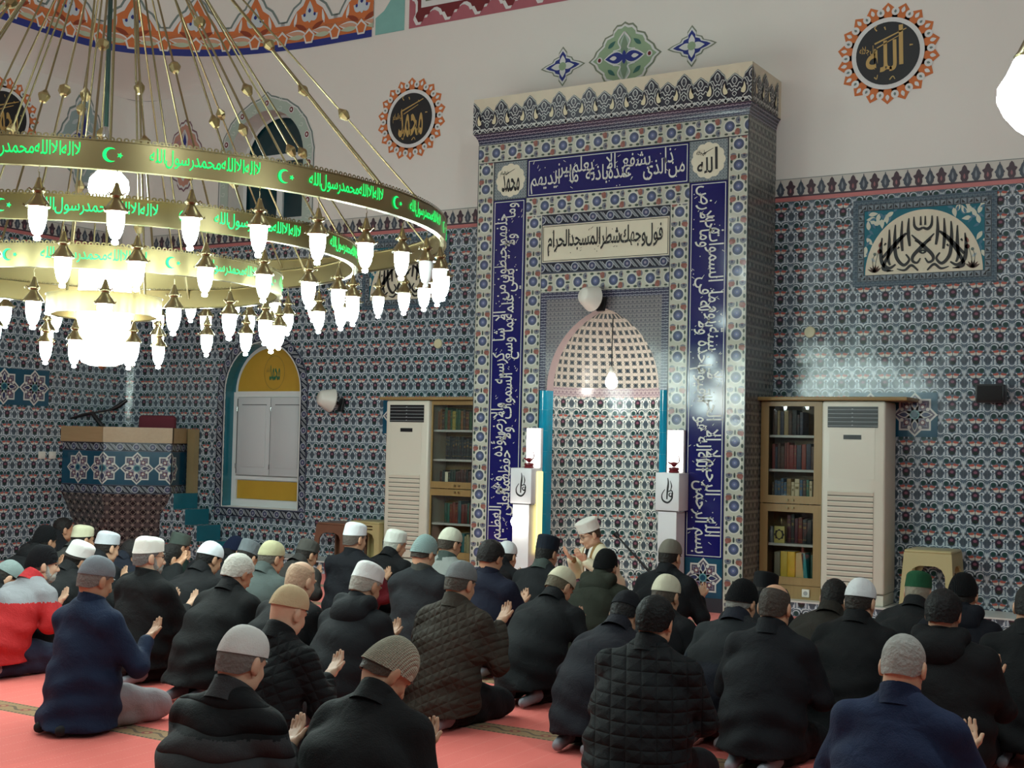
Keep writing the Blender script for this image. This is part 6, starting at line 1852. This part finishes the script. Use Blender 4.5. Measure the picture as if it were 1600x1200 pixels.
    if robe:
        paint(lambda X_, Y_, Z_: (np.abs(X_ - .0) < .085) & (Y_ > ch[1] - .02), cloth('#8a6a42')); paint(lambda X_, Y_, Z_: (np.abs(X_) < .055) & (Y_ > ch[1] - .02), cloth('#e8e4da')); paint(lambda X_, Y_, Z_: (np.abs(X_) < .022) & (Y_ > ch[1] - .02), cloth('#1c1a1c'))
    # ---- collar / hood
    if collar:
        mb = MB(); n_ = 22; ax_ = np.array([0, math.sin(na), math.cos(na)]); bx_ = np.array([0, math.cos(na), -math.sin(na)])
        rows = []
        for r1, hh in ((.092, -.035), (.084, .0), (.078, .028), (.079, .042), (.067, .042), (.064, .0)):
            rows.append([tuple(nb + ax_ * (hh - (.012 * math.sin(2 * PI * j / n_) if hh > 0 else 0)) + np.array([1, 0, 0]) * r1 * math.cos(2 * PI * j / n_) + bx_ * (r1 * .98 * math.sin(2 * PI * j / n_) - .006)) for j in range(n_)])
        mb.grid(rows, None, 0, wrap=True)
        mb.build('collar', cloth(collarc or coat, 'plain'), jk, 180)
    if hood:
        F2 = Field([-.2, nb[1] - .28, nb[2] - .22], [.2, nb[1] + .14, nb[2] + .14], hc)
        F2.elp(nb + np.array([0, -.085, -.045]), (.135, .075, .095), .03); F2.cap(nb + np.array([-.10, -.03, .02]), nb + np.array([.10, -.03, .02]), .045, .045, .04); F2.cap(nb + np.array([-.085, .03, .0]), nb + np.array([-.10, -.03, .02]), .032, .04, .03); F2.cap(nb + np.array([.085, .03, .0]), nb + np.array([.10, -.03, .02]), .032, .04, .03)
        mh = F2.mesh('hood'); mh.materials.append(cm); link('hood', mh, jk)
    # ---- trousers and socks
    if not robe:
        F = Field([-.3, -.24, -.01], [.3, .52, .34], hc)
        for i in (0, 1):
            F.cap(hip[i], kn[i], .098, .078, .04); F.cap(kn[i] + np.array([0, -.01, -.025]), an[i] + np.array([0, .02, 0]), .066, .052, .03)
        F.elp((0, -.01, .2), (.18, .14, .11), .04)
        sl, x, y, z = F.block(F.lo, F.lo + F.h * F.n); F.d = np.maximum(F.d + (.004 * np.sin(y * 40 + x * 20 + z * 30)).astype(np.float32), (.002 - z + 0 * F.d).astype(np.float32))
        mt = F.mesh('trousers'); mt.materials.append(cloth(trouser)); link('trousers', mt, root)
        for i in (0, 1):
            F = Field(toe[i] - .06, an[i] + np.array([.06, .08, .07]), hc)
            F.cap(an[i], toe[i], .040, .031, .02); F.cap(an[i] + np.array([0, .04, .0]), an[i], .042, .041, .02); F.cap(an[i] + np.array([0, -.02, .012]), an[i] + np.array([0, -.03, .02]), .036, .03, .02)
            ms = F.mesh('sock'); ms.materials.append(foot); link('sock', ms, root)
    # ---- head
    Mh = Matrix.Translation(Vector(hcn)) @ Matrix(Q.tolist()).to_4x4()
    if hair and hat: hair = 'fringe'
    if hair: add_head_part('hair', head_part(hair), mat('hair_' + hairc[1:], hairc, .6, noise=.25, nscale=30, bump=.8, bscale=60, spec=.2), root, Mh)
    if hat:
        o = add_head_part('hat', head_part(hat), cloth(hatc, 'knit' if hat in ('beanie',) else 'plain', .9), root, Mh)
        if hat == 'flat_cap': pass
        if band: add_head_part('hat_band', SHARED['band'], cloth(band), o, Matrix.Identity(4))
        if hat == 'hood_up': o.name = 'raised_hood'
    add_head_part('eyes', SHARED['eyes'], M_EYE, root, Mh); add_head_part('eyebrows', SHARED['brow'], mat('hair_' + hairc[1:], hairc, .55), root, Mh); add_head_part('lips', SHARED['lips'], mat('lip', '#9c6256', .5), root, Mh)
    if glasses: add_head_part('glasses', SHARED['glasses'], mat('glasses_frame', '#2a2422', .3), root, Mh)
    if beard:
        key = 'beardmesh'
        if key not in _sh:
            F = Field([-.08, -.02, -.16], [.08, .12, .02], .006)
            F.elp((0, .045, -.082), (.060, .055, .050), .02); F.cap((-.062, .012, -.01), (-.056, .03, -.07), .014, .018, .02); F.cap((.062, .012, -.01), (.056, .03, -.07), .014, .018, .02); F.cap((-.022, .094, -.052), (.022, .094, -.052), .008, .008, .01)
            F.put(lambda x, y, z: np.sqrt(x * x + ((y - .1)) ** 2 + (z + .064) ** 2 * 6) - .022, (-.03, .07, -.09), (.03, .13, -.04), .01, cutout=True)
            sl, x, y, z = F.block(F.lo, F.lo + F.h * F.n); F.d = F.d + (.003 * np.sin(x * 160 + z * 90) * np.sin(y * 150)).astype(np.float32)
            _sh[key] = F.mesh('beard')
        mbd = _sh[key].copy(); mbd.materials.append(mat('hair_' + beard[1:], beard, .6, bump=.6, bscale=150)); o = link('beard', mbd, root); o.matrix_local = Mh
    root.location = (T[0] - ox, T[1] - oy, z_add); root.rotation_euler = (0, 0, yaw); root.scale = (sc,) * 3
    return root
G = 'men kneeling in prayer rows'
K = '#16171a'
# ---- left block, from the front rows back
person(72, 820, 'man in black hooded coat and black cap, kneeling furthest left below the pulpit', '#131417', hat='beanie', hatc='#15161a', lean=.25, pitch=.2, hood=True, sk=3, up=.02, zt=0.770)
person(100, 808, 'dark-haired man turned right, in front of the pulpit foot', '#1b1c20', lean=.12, pitch=.15, hy=-.35, hair='hair', hairc='#1b1716', sk=3, zt=0.720)
person(130, 820, 'man in cream pillbox cap and grey coat before the pulpit', '#3d3d3b', hat='kufi', hatc='#c9c4a6', lean=.22, pitch=.15, hy=-.2, sk=1, zt=0.740)
person(131, 846, 'man in white cap with dark stripe around the rim, black coat', '#1a1b1d', hat='kufi', hatc='#dcd8d4', band='#3a3430', lean=.3, pitch=.35, hy=-.2, roll=.25, sk=1, zt=0.765)
person(170, 830, 'man in pale grey pillbox cap and dark coat, below the pulpit', '#191a1e', hat='kufi', hatc='#b9babf', lean=.28, pitch=.25, hy=-.1, zt=0.775)
person(26, 878, 'man in grey-green cap and black coat bowing at the left edge', '#161719', hat='skullcap', hatc='#7d8a88', lean=.5, pitch=.75, hy=-.35, hairc='#2a2622', sk=2, zt=0.620)
person(66, 851, 'bearded man with glasses in red and grey jacket, black knit cap', '#b02a2c', hat='beanie', hatc='#14141a', yoke=('#8a8a8e', .50), collarc='#b02c30', lean=.2, pitch=.10, hy=-.45, beard='#a7a39c', glasses=True, hairc='#55504c', sk=2, near=True, trouser='#2a3146', zt=0.790)
person(157, 868, 'man in grey knit cap and navy blue jacket, light trousers showing', '#1b2740', hat='skullcap', hatc='#777a80', hairc='#77716c', hair='hair', lean=.28, pitch=.35, hy=-.12, trouser='#8b8387', sk=1, near=True, arms='wide', hem=.035, foot=mat('black_sock', '#121214', .9), zt=0.875)
person(210, 842, 'man in navy coat half hidden between grey cap and white cap', '#202430', lean=.3, pitch=.4, hairc='#1c1818', sk=3, zt=0.660)
person(233, 838, 'grey-bearded man with glasses and white pillbox cap, black coat', '#151618', hat='kufi', hatc='#e2dfd6', hair='thick_hair', hairc='#6c6b69', beard='#8f8a84', glasses=True, lean=.22, pitch=.12, hy=-.42, sk=2, near=True, bulk=1.05, zt=0.885)
person(270, 849, 'dark-haired man holding his open hand up by his face', '#15181a', lean=.3, pitch=.3, hy=-.3, hairc='#1a1716', up=.16, sk=1, zt=0.700)
person(283, 834, 'man in grey-green cap and dark green jacket near the steps', '#1a2c27', hat='tall_cap', hatc='#4a524c', lean=.25, pitch=.3, hy=-.2, sk=3, zt=0.640)
person(334, 846, 'man in white skullcap with thick black hair, black coat', '#17181b', hat='skullcap', hatc='#d9dce0', hair='thick_hair', hairc='#191615', lean=.34, pitch=.45, hy=-.15, sk=1, zt=0.775)
person(372, 838, 'man in navy blue knit cap beside the teal steps', '#1d1e22', hat='beanie', hatc='#1b2440', lean=.4, pitch=.5, hy=-.2, sk=0, zt=0.660)
person(393, 848, 'man in grey cap behind the white-haired man', '#26272a', hat='tall_cap', hatc='#63686b', lean=.45, pitch=.55, sk=1, zt=0.700)
person(382, 866, 'white-haired bareheaded man in black coat', '#141517', hair='thick_hair', hairc='#bdb8ae', lean=.50, pitch=.55, hy=-.15, sk=1, near=True, bulk=1.08, zt=0.805)
person(427, 844, 'man in cream-green skullcap and grey-green coat', '#4a5250', hat='skullcap', hatc='#b1ac88', hairc='#5e5850', lean=.26, pitch=.25, hy=-.2, sk=1, zt=0.800)
person(484, 843, 'man in dark grey pillbox cap and brown-grey coat', '#33312f', hat='kufi', hatc='#4a4844', lean=.42, pitch=.4, hy=-.2, sk=1, zt=0.700)
person(475, 876, 'bald man in black coat with raised collar', '#141518', hair='receding', hairc='#b99a80', lean=.3, pitch=.35, hy=-.1, sk=2, near=True, collarc='#0f1012', zt=0.810)
person(459, 914, 'man in tight beige cap and black quilted coat, open hand by his knee', '#17191c', 'quilt', hat='skullcap', hatc='#c0a884', hair=None, lean=.36, pitch=.42, hy=-.12, sk=2, near=True, arms='wide', zt=0.835)
person(389, 977, 'man in white knit cap and black and grey puffer jacket, nearest at left', '#333335', 'puffer', hat='skullcap', hatc='#cfcdc8', hairc='#6b6560', lean=.40, pitch=.42, hy=.0, yoke=('#15171a', .56), sk=2, near=True, bulk=1.08, zt=0.850)
person(634, 1000, 'man in cream knit cap with dark rim bowing low, black jacket, nearest', '#17181a', hat='beanie', hatc='#b3ac98', hairc='#4a4038', lean=.52, pitch=.80, hy=-.45, sk=1, near=True, bulk=1.08, zt=0.800)
# ---- middle block
person(556, 816, 'man in white pillbox cap, black vest over dark red sleeves', '#12141b', hat='kufi', hatc='#d6d7da', hairc='#5a524c', lean=.22, pitch=.2, hy=-.2, vest='#5a1820', sk=1, bulk=1.12, zt=0.880)
person(620, 827, 'grey-haired man in white cap and black coat before the left air conditioner', '#101114', hat='kufi', hatc='#cfcdc4', hairc='#aaa69c', lean=.3, pitch=.2, hy=-.35, sk=1, roll=.1, zt=0.790)
person(707, 824, 'man in cream cap and light grey coat with striped collar', '#80837f', hat='skullcap', hatc='#bdbba8', hairc='#3a332c', collarc='#39433f', lean=.32, pitch=.35, hy=-.25, sk=1, zt=0.865)
person(668, 836, 'man in pale aqua knit cap and charcoal coat', '#24262a', hat='beanie', hatc='#9fb5b2', hairc='#3c3630', lean=.32, pitch=.45, hy=-.1, sk=0, collarc='#3b3c38', bulk=1.08, zt=0.875)
person(580, 880, 'man in white cap and dark coat with a lowered hood', '#1d1f23', hat='kufi', hatc='#d7d5d2', hairc='#9c968c', hood=True, lean=.4, pitch=.5, hy=-.1, sk=1, near=True, zt=0.830)
person(725, 876, 'man in grey cap and brown quilted jacket, white socks showing', '#38312a', 'quilt', hat='skullcap', hatc='#6d6f6f', hair='hair', hairc='#4c463f', lean=.26, pitch=.38, hy=-.12, sk=1, near=True, arms='wide', up=.1, bulk=1.04, zt=0.858)
person(794, 845, 'man in white cap mostly hidden behind the dark-haired man', '#141418', hat='skullcap', hatc='#c9c9c9', lean=.3, pitch=.3, sk=1, zt=0.720)
person(772, 843, 'dark-haired bareheaded man in navy coat', '#191d30', hairc='#1e1a19', hair='thick_hair', lean=.3, pitch=.4, hy=-.15, sk=1, zt=0.880)
person(857, 838, 'man in black pillbox cap and dark coat with grey-green collar', '#16181b', hat='tall_cap', hatc='#1e232e', collarc='#39403c', hairc='#1d1a18', lean=.22, pitch=.3, hy=-.1, sk=3, hood=False, zt=0.830)
person(886, 888, 'man in cream cap bowing, black coat, right of the quilted jacket', '#15171a', hat='skullcap', hatc='#bdb59c', hairc='#5a5040', lean=.62, pitch=.75, hy=-.25, sk=1, near=True, zt=0.745)
person(948, 857, 'man in black knit cap and olive green hooded coat', '#2b2e24', hat='beanie', hatc='#101113', hood=True, lean=.3, pitch=.25, hy=.0, sk=1, zt=0.790)
person(985, 925, 'man in dark plum coat behind the quilted jacket man', '#1d1d26', lean=.5, pitch=.7, hairc='#171414', sk=1, hat='skullcap', hatc='#1a1b20', zt=0.730)
person(1049, 842, 'man in grey knit cap and black coat right of the imam', '#15171b', hat='skullcap', hatc='#6a645a', hairc='#221d1a', lean=.26, pitch=.28, hy=-.1, sk=1, arms='wide', zt=0.850)
person(1044, 897, 'man in cream cap behind the black-haired man in quilted jacket', '#17181b', hat='skullcap', hatc='#c0b9a2', hairc='#4a4038', lean=.32, pitch=.35, hy=-.1, sk=1, zt=0.770)
person(1027, 929, 'black-haired bareheaded man in black quilted puffer jacket', '#15171a', 'box', hair='thick_hair', hairc='#0e0d0d', lean=.24, pitch=.30, hy=.0, sk=1, near=True, bulk=1.14, hem=.12, zt=0.850)
person(917, 813, 'imam in white turban cap and cream robe facing the rows, palms raised', '#d6ccb0', hat='turban', hatc='#dcd9d0', hairc='#4a3a2e', beard=None, lean=.10, pitch=.42, hy=-.25, yaw=PI - .42, glasses=True, robe=True, collar=False, sk=2, near=True, arms='dua', up=.10, bulk=.92, hem=.02, z_add=.0, zt=.845)
# ---- right block
person(1197, 896, 'man in black cap in front of the yellow folders, behind the grey-haired man', '#17181b', hat='tall_cap', hatc='#101114', lean=.3, pitch=.3, sk=1, zt=.70)
person(1164, 905, 'grey-haired man in black cap and charcoal and blue coat', '#1c1f2a', hat='beanie', hatc='#121317', hairc='#77726c', yoke=('#24272a', .45), lean=.4, pitch=.45, hy=-.15, sk=1, zt=0.800)
person(1213, 911, 'balding man in black coat before the right bookcase', '#14161b', hair='receding', hairc='#3a322c', lean=.22, pitch=.3, hy=.0, sk=1, near=True, zt=0.850)
person(1307, 904, 'dark-haired man in brown coat before the right air conditioner', '#2a2620', hairc='#191614', lean=.36, pitch=.45, sk=3, zt=0.760)
person(1347, 903, 'man in white skullcap and black coat before the right air conditioner', '#111214', hat='skullcap', hatc='#c8c8c8', hairc='#2a2420', hair='hair', lean=.26, pitch=.35, hy=-.1, sk=0, near=True, zt=0.830)
person(1436, 893, 'man in green cap and dark grey coat before the beige stool', '#1d1f21', hat='kufi', hatc='#1d4a30', hairc='#8a8070', lean=.26, pitch=.3, sk=1, zt=0.780)
person(1506, 895, 'man in black knit cap and navy hooded coat at right', '#14161f', hat='beanie', hatc='#101114', hood=True, lean=.32, pitch=.35, sk=1, zt=0.830)
person(1476, 919, 'dark-haired man in black coat with raised open hand, behind the blue blazer', '#131416', hairc='#141212', hair='thick_hair', lean=.28, pitch=.3, hy=-.05, sk=1, near=True, bulk=1.2, arms='wide', hood=True, zt=0.865)
person(1612, 912, 'dark-coated man cut by the right edge of the photo', '#121315', hairc='#1b1816', lean=.3, pitch=.35, sk=1, zt=0.860)
person(1416, 991, 'grey-haired man in dark blue blazer, nearest at right', '#1a2540', hair='hair', hairc='#8d8a84', lean=.36, pitch=.50, hy=.0, sk=0, near=True, bulk=1.06, collarc='#17203a', arms='wide', zt=0.850)
